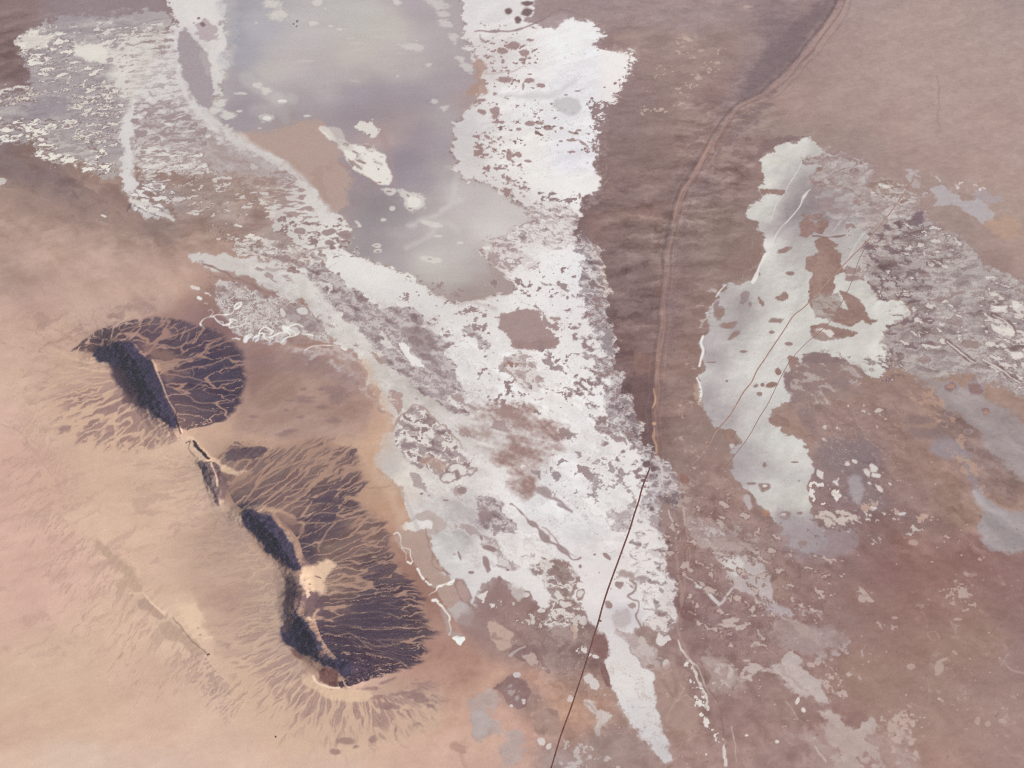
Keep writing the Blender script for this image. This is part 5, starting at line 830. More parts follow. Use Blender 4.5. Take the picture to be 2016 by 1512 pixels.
# streaky sand north-west of the hill
fan("240,652 205,664 175,682 150,700", "320,590 200,586 60,600 -40,680", (166, 138, 128), 721, cell=14, ch=.16, toe=.25, head=.25, fine=.7, a=.5, patch=.12, stretch=3, fade=.22)
fan("150,700 130,730 120,800 130,860", "20,680 0,740 -20,820 20,900", (180, 150, 138), 722, cell=12, ch=.18, toe=.25, head=.2, fine=.7, a=.5, patch=.1, stretch=3, fade=.22)
specks("60,600 230,610 240,640 160,670 110,700 70,690", (158, 130, 122), .22, n=TU, a=.55, crisp=.12); specks("30,690 130,690 140,860 60,850", (176, 146, 134), .16, n=TU, a=.6, crisp=.12); specks("200,600 300,592 320,620 260,640 200,640", (156, 128, 122), .3, n=TU, a=.55, crisp=.1)
specks("-100,880 120,900 300,1000 330,1200 200,1300 -100,1290", (186, 154, 142), .12, n=TU, a=.6, crisp=.14); specks("260,900 360,900 380,1020 330,1080 260,1020", (178, 148, 136), .2, n=TH, a=.55, crisp=.12)
# faint scribbles over the western sand
M = M0()
for _ in range(210):
    u, v = rng.uniform(-20, 380), rng.uniform(620, 1330)
    if v > 900 + u * 2.0 or (u > 140 and v < 880) or u > 380: continue
    L = rng.uniform(8, 34); an = math.radians(-22 + rng.randn() * 14)
    p = np.array([[u, v], [u + L * .5 * math.cos(an), v + L * .5 * math.sin(an)], [u + L * math.cos(an), v + L * math.sin(an)]])
    draw(M, wiggle(spline(p), 1.5, 7), rng.uniform(.5, 1.8), .4, rng.uniform(.15, .45), .15, 1.2)
put(M, (172, 140, 128), .6)
# --- the long low ridge in the south-west
fan("60,870 110,985 150,1040 190,1068 255,1125 285,1165 335,1222 400,1290", "-60,960 -20,1060 20,1120 60,1180 100,1260 150,1330 220,1390 330,1440", (180, 150, 138), 731, cell=13, ch=.16, toe=.35, head=.05, fine=.7, a=.62, patch=.06, stretch=4, fade=.22)
fan("395,1285 430,1330 480,1380", "350,1310 385,1370 440,1440", (160, 134, 128), 733, cell=10, ch=.2, toe=.2, fine=.6, a=.65, stretch=3, fade=.22)
fan("20,830 75,890 105,925 130,1010", "60,800 130,860 160,900 200,980", (186, 156, 142), 734, cell=9, ch=.2, toe=.3, fine=.6, a=.5, stretch=2, fade=.22)

LIN = "0,815 40,845 75,885 100,925 112,955 122,985 130,1015 152,1038 178,1060 205,1090 240,1110 262,1130 278,1155 300,1178 318,1200 335,1218 352,1238 372,1258 392,1276 405,1290 425,1312 445,1340 470,1370 500,1390"
area("180,1058 195,1062 215,1085 250,1105 272,1125 277,1140 262,1145 240,1122 222,1108 200,1090 185,1078", (184, 156, 138), 7, .7, .35, .9)
area("226,1148 250,1135 268,1138 284,1162 262,1160 240,1158", (190, 160, 142), 6, .7, .35, .9)
area("268,1178 284,1170 300,1188 325,1212 312,1222 292,1208 275,1192", (178, 150, 136), 6, .6, .35, .9)
area("305,1235 325,1222 345,1222 372,1250 395,1272 405,1286 396,1292 370,1275 345,1262 320,1248", (182, 154, 138), 7, .7, .35, .85)
M = M0()
for _ in range(60):
    t = rng.rand(); c = resample(spline(P(LIN)), np.array([t * .75]))[0]
    p = np.array([[c[0] + rng.randn() * 5, c[1] + rng.randn() * 4], [c[0] + 4 + rng.randn() * 6, c[1] + 5 + rng.randn() * 4]]); draw(M, p, rng.uniform(.6, 2), .8, .5, .3, 1.2)
put(M, (176, 146, 134), .8)
line("282,1168 300,1188 325,1212", (224, 196, 168), 1.6, a=.8, soft=1.2); line("295,1185 312,1198 326,1208", (228, 202, 176), 1.8, a=.8)
line("340,1216 360,1238 378,1262 400,1280 410,1292", (128, 104, 98), .8, a=.8, wig=.9, wl=6)
line("2,836 40,850 60,880 85,912 103,935", (178, 150, 134), 1.2, a=.5, wig=1); line("400,1256 440,1252 480,1242", (222, 194, 168), 1.6, a=.8); line("250,1168 285,1168 300,1164", (216, 188, 162), 1.4, a=.7)
area("340,1190 400,1185 440,1210 430,1250 405,1262 375,1245", (218, 190, 165), 14, .5, .4, .8); ell("390,1237,3,1.5 394,1250,3,2", (176, 148, 134))
pass
# --- between the hills: taupe slopes west of the southern chain
W2C = field("420,1020,186,158,140 460,1050,184,156,140 430,1100,182,154,140 470,1150,184,154,138 460,1180,170,140,130 420,1130,188,160,144 500,1100,204,172,150 520,1140,206,176,152 530,1200,206,176,152 500,1230,190,162,144 440,1250,190,160,144 500,1280,196,168,150 540,1320,192,164,148 480,1330,194,166,150 590,1400,178,150,136 560,1370,200,172,152 640,1400,166,138,128 680,1420,168,140,130 640,1370,172,144,132 740,1400,178,146,132 620,1450,186,158,144 540,1420,196,168,150 560,1460,196,168,152 800,1400,168,138,126 820,1360,180,146,130 760,1360,184,152,134", eps=14)
sl, m = mask("405,1005 440,990 460,1010 475,1040 500,1060 530,1100 560,1130 556,1180 545,1240 580,1300 620,1345 700,1362 780,1340 850,1345 880,1380 860,1430 780,1450 700,1455 620,1470 520,1430 470,1360 430,1290 400,1230 380,1150 385,1060", 24, .6, .35)
paint(sl, m, W2C[sl] + (RADW[sl] * 10)[..., None], .8)
paint(*mask("430,1290 560,1290 640,1370 780,1370 880,1360 860,1430 700,1490 560,1480 460,1400", 24, .6, .5), (204, 174, 152), .7)
W3C = field("400,930,178,150,138 350,960,188,160,144 440,1060,170,142,132 480,1100,176,148,136 420,1150,176,148,136 500,1230,166,138,130 450,1280,170,142,132 540,1340,166,138,132 500,1380,172,144,136 600,1400,160,132,126 640,1420,160,132,126 700,1400,152,124,118 760,1400,152,124,120 820,1390,154,126,120 620,1460,176,148,138", eps=14)
fan("392,905 400,940 425,990", "280,880 280,960 350,1040", W3C, 741, cell=13, ch=.18, toe=.3, fine=.7, a=.6, patch=.05, stretch=4, fade=.22)
fan("450,1010 480,1045 540,1112 556,1180 548,1240", "340,1020 355,1080 372,1160 385,1220 400,1270", W3C, 743, cell=15, ch=.15, toe=.3, fine=.8, a=.65, patch=.0, stretch=4, fade=.22)
fan("546,1240 575,1290 610,1335 655,1372 720,1384 790,1362 820,1340", "400,1270 425,1340 495,1420 610,1495 740,1490 850,1440 910,1350", W3C, 745, cell=18, ch=.22, toe=.22, fine=.5, a=.85, stretch=4.2, fade=.22)
ell("730,1312,12,5,-10 765,1340,18,4,-20 742,1310,4,6 860,1360,0.1,0.1 790,1365,30,5,-6 722,1356,22,3.5,-3 745,1372,20,4,-8 832,1378,14,5 820,1370,20,5,-5 775,1392,12,4 760,1388,16,6 680,1460,18,7,10 660,1480,10,5 735,1455,10,8,-40 760,1392,10,4 778,1438,2.5,6,10 700,1470,8,4", (146, 118, 114), a=.75, rag=.9, soft=.35)
# --- fans of the southern chain
F2 = "395,905 418,900 436,892 445,882 470,872 500,872 530,885 560,882 600,868 620,864 655,870 690,880 700,896 712,905 712,920 698,930 720,945 716,962 702,978 690,990 712,992 735,1005 748,1030 760,1045 765,1060 775,1082 772,1100 785,1118 800,1140 818,1160 830,1180 840,1200 838,1215 856,1232 848,1244 830,1255 842,1268 820,1280 828,1298 800,1305 775,1300 740,1282 725,1300 728,1318 715,1332 700,1342 680,1352 655,1352 625,1335 600,1318 575,1290 552,1245 560,1215 558,1180 562,1140 545,1115 520,1090 500,1060 475,1030 470,1010 460,1000 440,985 432,960 415,930"
F2C = field("480,890,130,106,104 520,890,134,110,106 450,900,168,140,126 440,940,150,122,112 470,950,150,122,112 500,930,138,112,108 560,900,152,124,116 620,900,160,130,118 660,880,140,112,108 640,920,140,114,106 580,940,134,108,104 530,970,126,102,102 600,980,112,92,96 660,980,104,86,94 690,1000,112,92,94 560,1000,150,122,110 600,1000,140,112,106 620,1020,96,82,92 660,1020,100,84,92 700,1030,150,120,108 600,1060,90,78,88 630,1050,98,82,90 640,1080,150,122,108 700,1070,134,108,102 740,1070,140,112,104 680,1100,134,108,102 640,1110,136,110,102 740,1110,104,86,92 770,1120,120,96,94 700,1140,128,102,98 660,1150,150,122,108 740,1150,96,82,90 790,1170,98,82,88 720,1190,88,76,88 780,1200,88,76,86 830,1200,104,84,88 680,1200,124,100,98 640,1200,120,98,100 680,1230,98,82,88 730,1225,84,74,86 780,1225,94,80,88 830,1235,108,88,90 650,1250,88,76,86 700,1260,90,76,86 760,1250,82,72,84 800,1260,92,78,86 740,1280,92,76,84 790,1290,94,80,88 690,1300,84,72,84 700,1330,84,72,82 650,1300,70,68,84 640,1340,98,74,76 590,1240,64,64,84 560,1020,140,110,104 480,1010,90,80,92 560,1060,76,72,86 600,1090,84,76,90", eps=12) - rgb((14, 9, 6))
paint(*mask(F2, 18, .6, .45), (168, 136, 120), .9)
fan("428,906 438,930 462,985 482,1000 520,1006 560,1024 590,1062 604,1100 640,1128 640,1165 622,1200 630,1240 645,1270 672,1300 692,1318 684,1340 650,1346", "470,866 555,876 640,858 712,892 728,935 712,985 752,1012 782,1060 796,1110 832,1160 858,1205 868,1240 848,1278 826,1312 735,1338 655,1362", F2C, 751, step=2.6, cell=27, ch=.085, toe=.07, fine=.22, stretch=4.4, a=1.0, chm=field('480,890,1.4,0,0 600,880,1.8,0,0 680,900,1.6,0,0 480,960,1.5,0,0 600,960,1.2,0,0 640,1000,.8,0,0 640,1050,.7,0,0 720,1020,1.7,0,0 700,1080,1.2,0,0 660,1150,1.3,0,0 740,1120,.8,0,0 760,1170,.6,0,0 700,1200,.4,0,0 800,1230,.45,0,0 720,1260,.3,0,0 680,1320,.2,0,0 790,1290,.5,0,0'))
M = M0()
for s, w in (("480,990 500,965 520,945 545,930 575,915 610,905 660,898", 2.6), ("500,965 530,955 560,945 580,925 600,918", 1.6), ("490,985 540,970 580,955 600,940 640,930 670,915", 1.2), ("530,968 570,965 610,960 640,955 660,950", 1.2), ("560,990 600,985 640,968 680,962", 1.2), ("575,1000 610,995 650,990 690,1000 720,990", 1.3), ("560,1022 600,1028 625,1010 660,1010 690,1005 715,1002", 1.4), ("575,1032 610,1030 650,1028 690,1020 730,1010", 1.8), ("690,1010 670,1020 650,1040 635,1060 625,1080 628,1086", 2.2), ("620,1075 600,1070 580,1070", 1.2), ("610,1085 590,1088", 1), ("600,1120 640,1115 680,1112 710,1105", 1.4), ("690,1080 720,1070 740,1065 760,1066", 1.2), ("640,1115 680,1100 710,1082 735,1088", 1.2), ("710,1125 740,1112 770,1108", 1.1), ("640,1150 690,1142 740,1136 775,1122", 1.1), ("690,1142 720,1140 760,1135", .9), ("650,1180 690,1178 730,1168 770,1165", 1.0), ("640,1222 665,1215 690,1208 720,1205 760,1206", 1.6), ("760,1206 790,1218 830,1222", 1.0), ("640,1232 680,1230 720,1238 760,1240 800,1232", 1.4), ("640,1248 660,1250 690,1248 710,1262 730,1280", 1.2), ("715,1262 740,1272 770,1270 790,1265 800,1258", 1.1), ("720,1285 745,1292 780,1298 805,1315", 1.4), ("790,1180 805,1188 795,1190", .9), ("720,960 750,960 770,955", 2)):
    draw(M, wiggle(spline(P(s)), .8, 10), w * .8, w * .7, .95, .8, 1.0)
put(M, (172, 140, 122), .85)
# crisp dark gravel islands
for s in ("440,895 455,884 480,880 510,878 530,888 500,902 470,908 445,908", "690,885 700,880 705,890 692,896", "588,1018 610,1015 640,1018 665,1015 680,1018 650,1026 620,1024 600,1024", "692,1190 720,1180 770,1172 800,1182 790,1200 750,1205 700,1206 688,1200", "650,1232 680,1210 720,1206 770,1212 800,1220 780,1232 740,1236 700,1232", "710,1250 740,1240 790,1238 825,1246 800,1262 750,1268 720,1262", "700,1140 740,1128 778,1112 770,1128 740,1140", "600,980 640,975 680,980 670,990 630,992", "728,1278 780,1272 815,1280 800,1300 760,1296 735,1288"):
    area(s, (84, 74, 86), 3, .5, .25, .65)
area("590,1118 608,1110 640,1100 660,1106 662,1116 648,1130 640,1150 634,1168 620,1170 606,1156 598,1140", (220, 188, 160), 8, .6, .35, .95)
M = M0(); rills(M, "600,1120 610,1145 620,1165", "690,1105 690,1140 680,1175", 22, w=(.6, 1.4), wig=1, a=(.4, .9), split=0, t1=(.5, 1)); put(M, (212, 180, 154), .7)
ell("626,1136,7,1.6,20 598,1148,2,6,10 610,1150,4,1.4", (128, 104, 104), rag=.6)
area("478,1000 500,995 540,1000 585,1015 585,1028 570,1035 555,1022 530,1010 500,1004 482,1006", (196, 162, 138), 7, .5, .4, .9); area("536,1005 580,1018 600,1040 600,1060 575,1045 550,1025", (130, 104, 100), 8, .5, .4, .7)
area("552,1042 560,1046 570,1060 572,1075 562,1072 554,1056", (214, 180, 152), 3.5, .4, .4, .95)
area("600,1090 640,1095 600,1110 590,1100", (98, 84, 92), 8, .5, .4, .7); area("598,1165 625,1168 640,1190 625,1215 600,1215 596,1190", (108, 90, 96), 8, .6, .4, .85)
area("622,1196 630,1200 622,1215 625,1230 615,1228 616,1210", (196, 162, 140), 3.5, .5, .4, .9); ell("609,1219,5,4,40", (222, 190, 162), rag=.5, soft=.4)
area("590,1130 600,1138 606,1160 608,1175 602,1180 598,1160 590,1145", (222, 190, 166), 3, .4, .3, .95)
# light apron at the southern foot
area("590,1322 612,1328 625,1340 650,1352 690,1354 730,1362 740,1375 700,1385 650,1378 625,1362 600,1345", (212, 182, 156), 8, .4, .35, .85)
line("617,1332 622,1342 635,1349 655,1354 668,1354", (236, 210, 184), 1.6, a=.95); line("666,1352 664,1340 660,1328", (190, 150, 130), 1.2, a=.8); line("690,1354 680,1350 676,1340", (226, 192, 168), 1.4, a=.9); line("600,1325 612,1300 620,1290", (168, 138, 126), 2.5, a=.8, soft=2)
area("625,1318 662,1312 668,1350 640,1348 626,1338", (108, 78, 76), 4, .4, .3, .8)
# saddle between the hills
area("362,858 380,862 398,880 420,900 440,912 470,925 500,920 470,935 440,930 425,922 408,908 392,905 378,880", (220, 188, 160), 6, .5, .35, .9)
area("372,868 384,866 404,893 406,905 390,902 378,888", (214, 184, 162), 3, .3, .3); line("366,872 374,868 372,884 382,900", (96, 76, 76), .8, a=.8, wig=.8)
area("425,925 445,935 450,960 440,985 430,975 428,950", (116, 96, 102), 7, .5, .4, .8)
M = M0(); rills(M, "392,905 398,930 412,960 425,990", "290,900 300,950 330,1000 360,1040", 46, w=(.5, 1.8), wig=1.6, a=(.2, .6), t0=(.0, .6), t1=(.3, 1), split=1); put(M, (162, 132, 124), .8)
M = M0(); rills(M, "392,905 398,930 412,960", "290,900 300,950 330,1000", 22, w=(.5, 1.2), wig=1.6, a=(.3, .8), t0=(.0, .2), t1=(.5, 1), split=1); put(M, (218, 186, 160), .7)
area("430,960 470,935 520,930 500,950 470,960 445,985", (158, 128, 116), 8, .5, .4, .4)

# --- solid rock: relief and colour
def crest(s, w_l, w_r, p=1.25, tex=.35, scale=1.0):
    """s: 'u,v,height'; w: half widths in grid pixels left / right of the line"""
    pts = P(s); sp = spline(pts, 5); r = max(w_l, w_r) * 1.3 + 6; sl = win(sp[:, :2].astype(np.float32), r)
    X = UU[sl]; Y = VV[sl]; best = np.zeros(X.shape, np.float32)
    wx = NC[sl] * 5 + ND[sl] * 3; wy = shift(NC, 70, 30)[sl] * 5 + shift(ND, 70, 30)[sl] * 3
    Xw = X + wx; Yw = Y + wy
    for (x0, y0, h0), (x1, y1, h1) in zip(sp[:-1], sp[1:]):
        dx, dy = x1 - x0, y1 - y0; L = dx * dx + dy * dy + 1e-9
        t = np.clip(((Xw - x0) * dx + (Yw - y0) * dy) / L, 0, 1)
        ex = Xw - x0 - t * dx; ey = (Yw - y0 - t * dy) * 1.15
        d = np.hypot(ex, ey); side = (ex * dy - ey * dx) > 0
        w = np.where(side, w_r, w_l)
        best = np.maximum(best, (h0 + (h1 - h0) * t) * np.clip(1 - d / w, 0, 1) ** p)
    best *= 1 + tex * (ND[sl] * 1.0 + NC[sl] * .5 + SP[sl] * 1.0)
    return sl, best * scale
RR = fbm(12, 3, 501, ang=58, sx=1.8, ridged=True)
SP = fbm(9, 3, 511, ang=20, sx=2.2, ridged=True)
rock = np.zeros((NV, NU), np.float32)
def dist_rise(s, h, w):
    pts = spline(P(s), 14); sl = win(pts.astype(np.float32), w * 3.2); d = np.full(UU[sl].shape, 1e9, np.float32)
    for x, y in pts: d = np.minimum(d, np.hypot(UU[sl] - x, (VV[sl] - y) * 1.15))
    hgt[sl] = np.maximum(hgt[sl], h * np.exp(-d / w) - h * .04)
dist_rise("235,680 290,760 345,830", 62, 62); dist_rise("395,905 430,990", 30, 40); dist_rise("490,1015 560,1080 590,1130 590,1230 640,1300", 62, 72)
dist_rise("400,1290 350,1230 280,1160", 14, 30); dist_rise("190,1062 262,1130", 8, 24)
hgt = hgt * sstep(-.2, .9, 1 + 0 * hgt)
MASS = {
 'north': ["222,675 236,666 250,670 268,685 288,702 300,722 312,745 326,775 336,800 345,825 354,846 345,845 325,832 300,818 285,805 268,795 250,778 236,760 228,742 222,722 214,712 198,712 184,700 192,686 208,678",
           "192,696,40 214,686,90 234,676,150 252,690,165 270,715,175 285,745,190 300,775,180 315,800,150 330,822,100 348,846,30"],
 'middle': ["470,1012 482,1002 505,1004 530,1016 550,1034 562,1052 572,1072 582,1092 590,1108 596,1120 580,1126 564,1118 546,1100 530,1088 516,1070 502,1050 488,1038 474,1028",
            "476,1014,50 496,1012,120 520,1032,150 542,1058,160 562,1084,140 578,1106,90 592,1122,30"],
 'south': ["562,1135 574,1130 586,1140 594,1158 590,1180 584,1205 598,1220 616,1245 630,1268 632,1285 650,1296 680,1298 694,1312 690,1330 676,1336 664,1318 640,1312 622,1300 610,1290 590,1285 566,1268 552,1248 548,1236 562,1218 560,1196 562,1165",
           "576,1138,40 584,1160,70 580,1190,60 586,1212,80 602,1232,150 618,1258,165 628,1282,140 655,1300,130 682,1312,100 690,1330,40"],
}
for k, wl, wr in (('north', 40, 34), ('middle', 30, 24), ('south', 32, 34)):
    sl, b = crest(MASS[k][1], wl + 6, wr + 4); hgt[sl] += b * .78
    paint(*mask(MASS[k][0], 15, .5, .45), (74, 70, 88), .75)
    sl, m = mask(MASS[k][0], 5, .45, .3)
    c = rgb((56, 56, 76)) + (RR[sl] * 18 + RG[sl] * 18 + ND[sl] * 12)[..., None] * rgb([1.1, 1.0, .9]); paint(sl, m, c, .93); rock[sl] = np.maximum(rock[sl], m)
area("236,760 250,770 268,790 300,815 280,810 258,795 240,780", (104, 86, 92), 8, .7, .4, .7)
area("215,712 240,720 262,760 280,790 262,790 240,765 222,735", (104, 84, 88), 8, .7, .4, .55)
area("558,1215 576,1205 590,1222 570,1236 552,1240", (120, 96, 90), 6, .9, .3, .6); area("560,1270 600,1288 598,1300 575,1290", (110, 80, 78), 6, .6, .4, .7); area("618,1285 636,1278 640,1296 628,1300", (122, 98, 98), 3, .5, .3, .8)
line("300,709 307,722 314,742 320,758 327,778 336,796 343,808 348,818", (206, 172, 146), 1.6, .8, a=.95, soft=1.6, wig=.6)  # sunlit side of the north crest painted as a pale streak
line("347,812 349,830 352,842 357,852", (62, 52, 58), 1.0, a=.9, wig=.8); line("353,838 357,846 359,852", (236, 206, 180), .8, a=.8)
sl, b = crest("346,810,14 352,836,22 357,852,6", 4, 4, 1.0); hgt[sl] += b
# southern crags: banded pale and dark rock
mottle("562,1135 574,1130 588,1142 595,1160 588,1185 580,1205 566,1212 560,1195 562,1165", [(72, 60, 66), (96, 80, 82), (120, 98, 94), (150, 122, 110), (84, 70, 76)], edge=4, gain=1.6, a=.75)
mottle("528,1088 545,1098 562,1110 566,1120 552,1118 536,1104", [(100, 84, 84), (150, 124, 112), (180, 150, 134), (110, 92, 92)], edge=4, gain=1.8, a=.7)
OUTC = ["389,910 396,904 410,908 424,911 433,915 434,928 430,940 432,960 431,978 435,1001 425,986 415,964 406,944 398,934 391,922", "400,910,30 412,925,60 418,950,45 426,975,30 433,998,6"]
sl, b = crest(OUTC[1], 16, 12, 1.0); hgt[sl] += b; sl, m = mask(OUTC[0], 2.0, .3, .25)
paint(sl, m, rgb((98, 82, 84)) + (RR[sl] * 40 + ND[sl] * 30)[..., None]); rock[sl] = np.maximum(rock[sl], m)
line("416,912 420,925 426,940 428,955", (216, 184, 158), 1.4, a=.9, wig=.8); line("424,918 432,930 432,938", (96, 78, 82), 1.2, a=.8, wig=.8)
SLAB = ["376,866 384,870 396,884 408,894 415,905 406,902 394,890 382,878", "378,868,8 394,884,28 413,903,8"]
sl, b = crest(SLAB[1], 5, 5, 1.0); hgt[sl] += b; sl, m = mask(SLAB[0], 1.6, .25, .25); paint(sl, m, (66, 54, 60)); rock[sl] = np.maximum(rock[sl], m)

# --- the red scarp and its shelf, right of the flats
SC = spline(P("1655,-60 1652,0 1630,42 1600,82 1565,122 1545,146 1502,182 1455,206 1430,236 1405,272 1385,306 1365,342 1345,370 1336,392 1325,430 1319,462 1311,498 1309,540 1303,590 1300,650 1294,690 1290,740 1289,790 1284,812 1288,850 1291,880 1284,910"))
fan("1500,182 1455,206 1405,272 1365,342 1336,392 1319,462 1311,540 1303,620 1296,720", "1570,150 1545,200 1500,290 1460,350 1430,420 1400,500 1385,580 1370,650 1360,730", (132, 110, 108), 761, cell=10, ch=.2, toe=.3, fine=.5, a=.75, patch=-.05, stretch=2.4, head=.04, fade=.22)
fan("1600,82 1545,146 1455,206 1405,272 1365,342 1336,392 1319,462 1311,540", "1540,60 1480,120 1400,190 1350,250 1310,330 1290,390 1280,470 1280,540", (124, 104, 106), 762, cell=10, ch=.18, toe=.3, fine=.5, a=.42, patch=-.02, stretch=3, head=.04, fade=.22)
for off, w, cc, aa in (((-5, -2), 2.2, (116, 97, 98), .6), ((9, 4), 1.4, (122, 98, 96), .6), ((15, 7), .9, (172, 146, 134), .45), ((22, 9), 1.4, (132, 108, 106), .4), ((-12, -5), 1.0, (160, 136, 128), .35), ((5, 2), .8, (186, 158, 142), .6)):
    M = M0(); draw(M, wiggle(SC + list(off), 1.6, 26), w, w * .6, 1, .5, 1.6, vw=.4); put(M, cc, aa)
M = M0(); draw(M, wiggle(SC, 1.0, 16), .7, .6, .75, .6, 1.2, vw=.7); put(M, (176, 148, 136), .6)
M = M0(); draw(M, wiggle(spline(P("1400,276 1365,344 1345,372 1336,395 1326,430")), .6, 20), 2.2, 1.2, .8, .7, 1.5, vw=.3); put(M, (184, 146, 130), .75)
M = M0(); draw(M, SC[:200] + [6, 3], 2.5, 2.5, .8, .5, 3); put(M, (152, 122, 118), .5)
for s in ("1287,765 1290,790 1286,802", "1288,842 1285,860 1290,880 1292,890"): line(s, (190, 152, 124), 1.8, a=.8, wig=1.2)
ell("1288,834,4,3", (186, 148, 124)); ell("1281,822,3,3 1283,848,3,2", (120, 88, 84), a=.6)
M = M0()
for _ in range(90):
    t = rng.uniform(.25, .98); x, y = resample(SC, np.array([t]))[0]; L = rng.uniform(10, 70); o = rng.uniform(2, 30)
    p = np.array([[x + o, y + rng.uniform(-3, 3)], [x + o + L * .5, y + rng.uniform(-6, 6)], [x + o + L, y + rng.uniform(-8, 8)]]); draw(M, wiggle(spline(p), 1.4, 9), rng.uniform(.4, 1.5), .5, rng.uniform(.1, .4), .05, 1.4)
for _ in range(60):
    x, y = rng.uniform(1420, 1540), rng.uniform(190, 330); p = np.array([[x, y], [x + rng.uniform(10, 30), y + rng.uniform(-3, 5)]]); draw(M, wiggle(spline(p), 1.0, 7), 1.0, .6, rng.uniform(.2, .5), .1, 1.4)
put(M, (178, 150, 134), .7)
ell("1500,212,12,4 1478,230,12,4 1490,222,10,4 1470,242,10,4 1510,205,14,3 1455,255,7,5 1485,240,10,6 1460,228,8,4 1470,272,7,4 1512,190,9,5 1525,180,8,4 1360,275,16,6,-20 1375,262,10,4 1372,284,12,5 1440,275,8,5 1450,300,10,6", (132, 112, 112), a=.6, rag=.9, soft=.5)
specks("1330,70 1440,70 1440,120 1380,180 1300,240 1250,230 1280,150", (186, 166, 156), .05); line("1215,73 1260,68 1300,55 1340,40", (172, 150, 138), 3, a=.5, soft=5, wig=2); ell("1470,13,8,3 1375,153,8,4 1412,124,6,2.6 1380,100,7,3 1352,76,10,4,20", (192, 172, 162), a=.8, rag=.8, soft=.5)
line("1845,150 1850,190 1848,225 1852,250", (156, 132, 124), 1.2, a=.5, wig=2)
M = M0(); draw(M, SC, 12, 9, 1, 1, 12); hgt += M * 7; M = M0(); draw(M, SC, 3, 3, 1, 1, 5); hgt += M * 4
hgt += (mbrine * 0 - salt * 1.5)
tint("1150,420 1310,400 1300,640 1290,900 1240,800 1200,640", (1.09, 1.07, 1.03), 20); tint("1180,60 1480,60 1400,270 1320,440 1180,420", (1.02, 1.0, .975), 40); tint("-126,480 120,470 360,500 380,580 260,640 -126,640", (1.03, 1.045, 1.045), 40)
tint(S6, (1, 1, .985), 6); tint(H, (1, .995, .975), 10); tint(NWb, (1, .995, .975), 10); tint(BRINE, (1, 1, .985), 6)
tint("-126,640 120,600 300,860 420,1000 560,1330 900,1400 900,1620 -126,1620", (1.035, 1.03, 1.012), 40)
area("-126,440 200,455 330,500 400,560 250,600 -126,600", (190, 160, 147), 40, .6, .5, .4)
# overall tone: fading by thin air painted into the colours, stronger rightward
lum = col @ rgb((.3, .59, .11)); ds = .05 + .09 * sstep(500, 1100, UU); col += ds[..., None] * (lum[..., None] - col); col += (ds * 14)[..., None] * rgb((1.2, -.3, .4)); del lum, ds
# the little drowned spit in the pond and other fine marks of the flats
line("1186,1205 1182,1220 1178,1228", (120, 84, 80), 1.0, a=.0)
GR = fbm(9, 3, 801, ang=14, sx=1.9, gain=.65); lum = col @ rgb((.3, .59, .11))
amp = (2.2 + 3.6 * sstep(235, 190, lum) * sstep(60, 110, lum)) * (1 - .75 * mbrine); amp *= .45 + .55 * sstep(300, 900, UU + .5 * (756 - VV))
col += (terr(GR * .9, 5) * amp * 1.7 + FINE * 2.4)[..., None] * rgb((1, .97, .95)); del GR, amp, lum
hgt += fine_h
for _ in range(260):                                    # pinprick salt pans and stones
    u, v = rng.uniform(1150, 2016), rng.uniform(880, 1512)
    ell(f"{u:.0f},{v:.0f},{rng.uniform(1,2.6):.1f},{rng.uniform(.8,1.8):.1f}", (204, 190, 180) if rng.rand() < .6 else (132, 104, 98), a=.6, rag=.6)
# ------------------------------------------------------------------ which land form each cell belongs to
REG = {}          # id -> (name, material, label, category)
def reg(name, mat, label, cat, outlines, edge=4, rag=.5, crisp=.12, thr=.5, n=None):
    i = len(REG) + 1; REG[i] = (name, mat, label, cat)
    for o in outlines:
        sl, m = mask(o, edge, rag, crisp, n) if isinstance(o, (str, np.ndarray)) and not (isinstance(o, np.ndarray) and o.shape == region.shape) else ((slice(None), slice(None)), o)
        r = region[sl]; r[m > thr] = i
REG[0] = ('desert_plain', 'sand', 'beige and mauve desert plain spreading around the salt flats and hills', 'desert')
reg('braided_plain', 'crust', 'grey crusted plain with white salt streaks in the far left corner', 'crusted plain', [NWb], 8, .8, .2)
reg('brine_pan', 'brine', 'wide smooth grey brine pan with pale islets, far centre left', 'brine pan', [BRINE], 11, .6, .4)
reg('mud_flat', 'sand', 'dry beige mud flat on the left shore of the grey brine pan', 'mud flat', ["452,258 520,262 590,240 625,232 650,262 655,285 672,305 670,322 695,345 705,362 680,372 684,400 664,420 640,410 622,385 600,355 560,322 510,292 472,275"], 13, .6, .4)
reg('salt_island', 'salt', 'teardrop white salt island lying inside the grey brine pan', 'salt island', ["625,252 640,247 655,262 668,282 700,284 735,290 758,305 765,330 773,352 766,363 745,362 725,350 700,336 683,318 673,300 665,280 640,268"], 5, .35, .2)
reg('salt_flat', 'salt', 'largest bright white salt flat crossing the middle, speckled with brown islands', 'salt flat', [S1, S2], 10, .9, .19, n=TDE)
reg('hardpan', 'crust', 'grey brown fretted hardpan belt running diagonally through the largest salt flat', 'hardpan', ["700,622 745,610 780,600 805,602 830,618 852,650 880,665 890,680 880,700 905,745 920,780 905,770 870,780 850,760 820,740 790,700 770,680 760,660 735,640", "618,560 640,568 690,600 720,620 750,640 745,670 790,700 830,750 870,780 920,810 935,820 900,815 860,790 820,770 790,735 745,690 710,655 680,625 650,600"], 5, .9, .2)
reg('hardpan', 'crust', 'triangular brown hardpan with white edges beside the tan apron of the middle fan', 'hardpan', ["778,848 785,830 808,798 830,800 855,825 880,850 905,880 930,915 900,925 880,945 850,930 820,915 790,890 775,870"], 4, .7, .2)
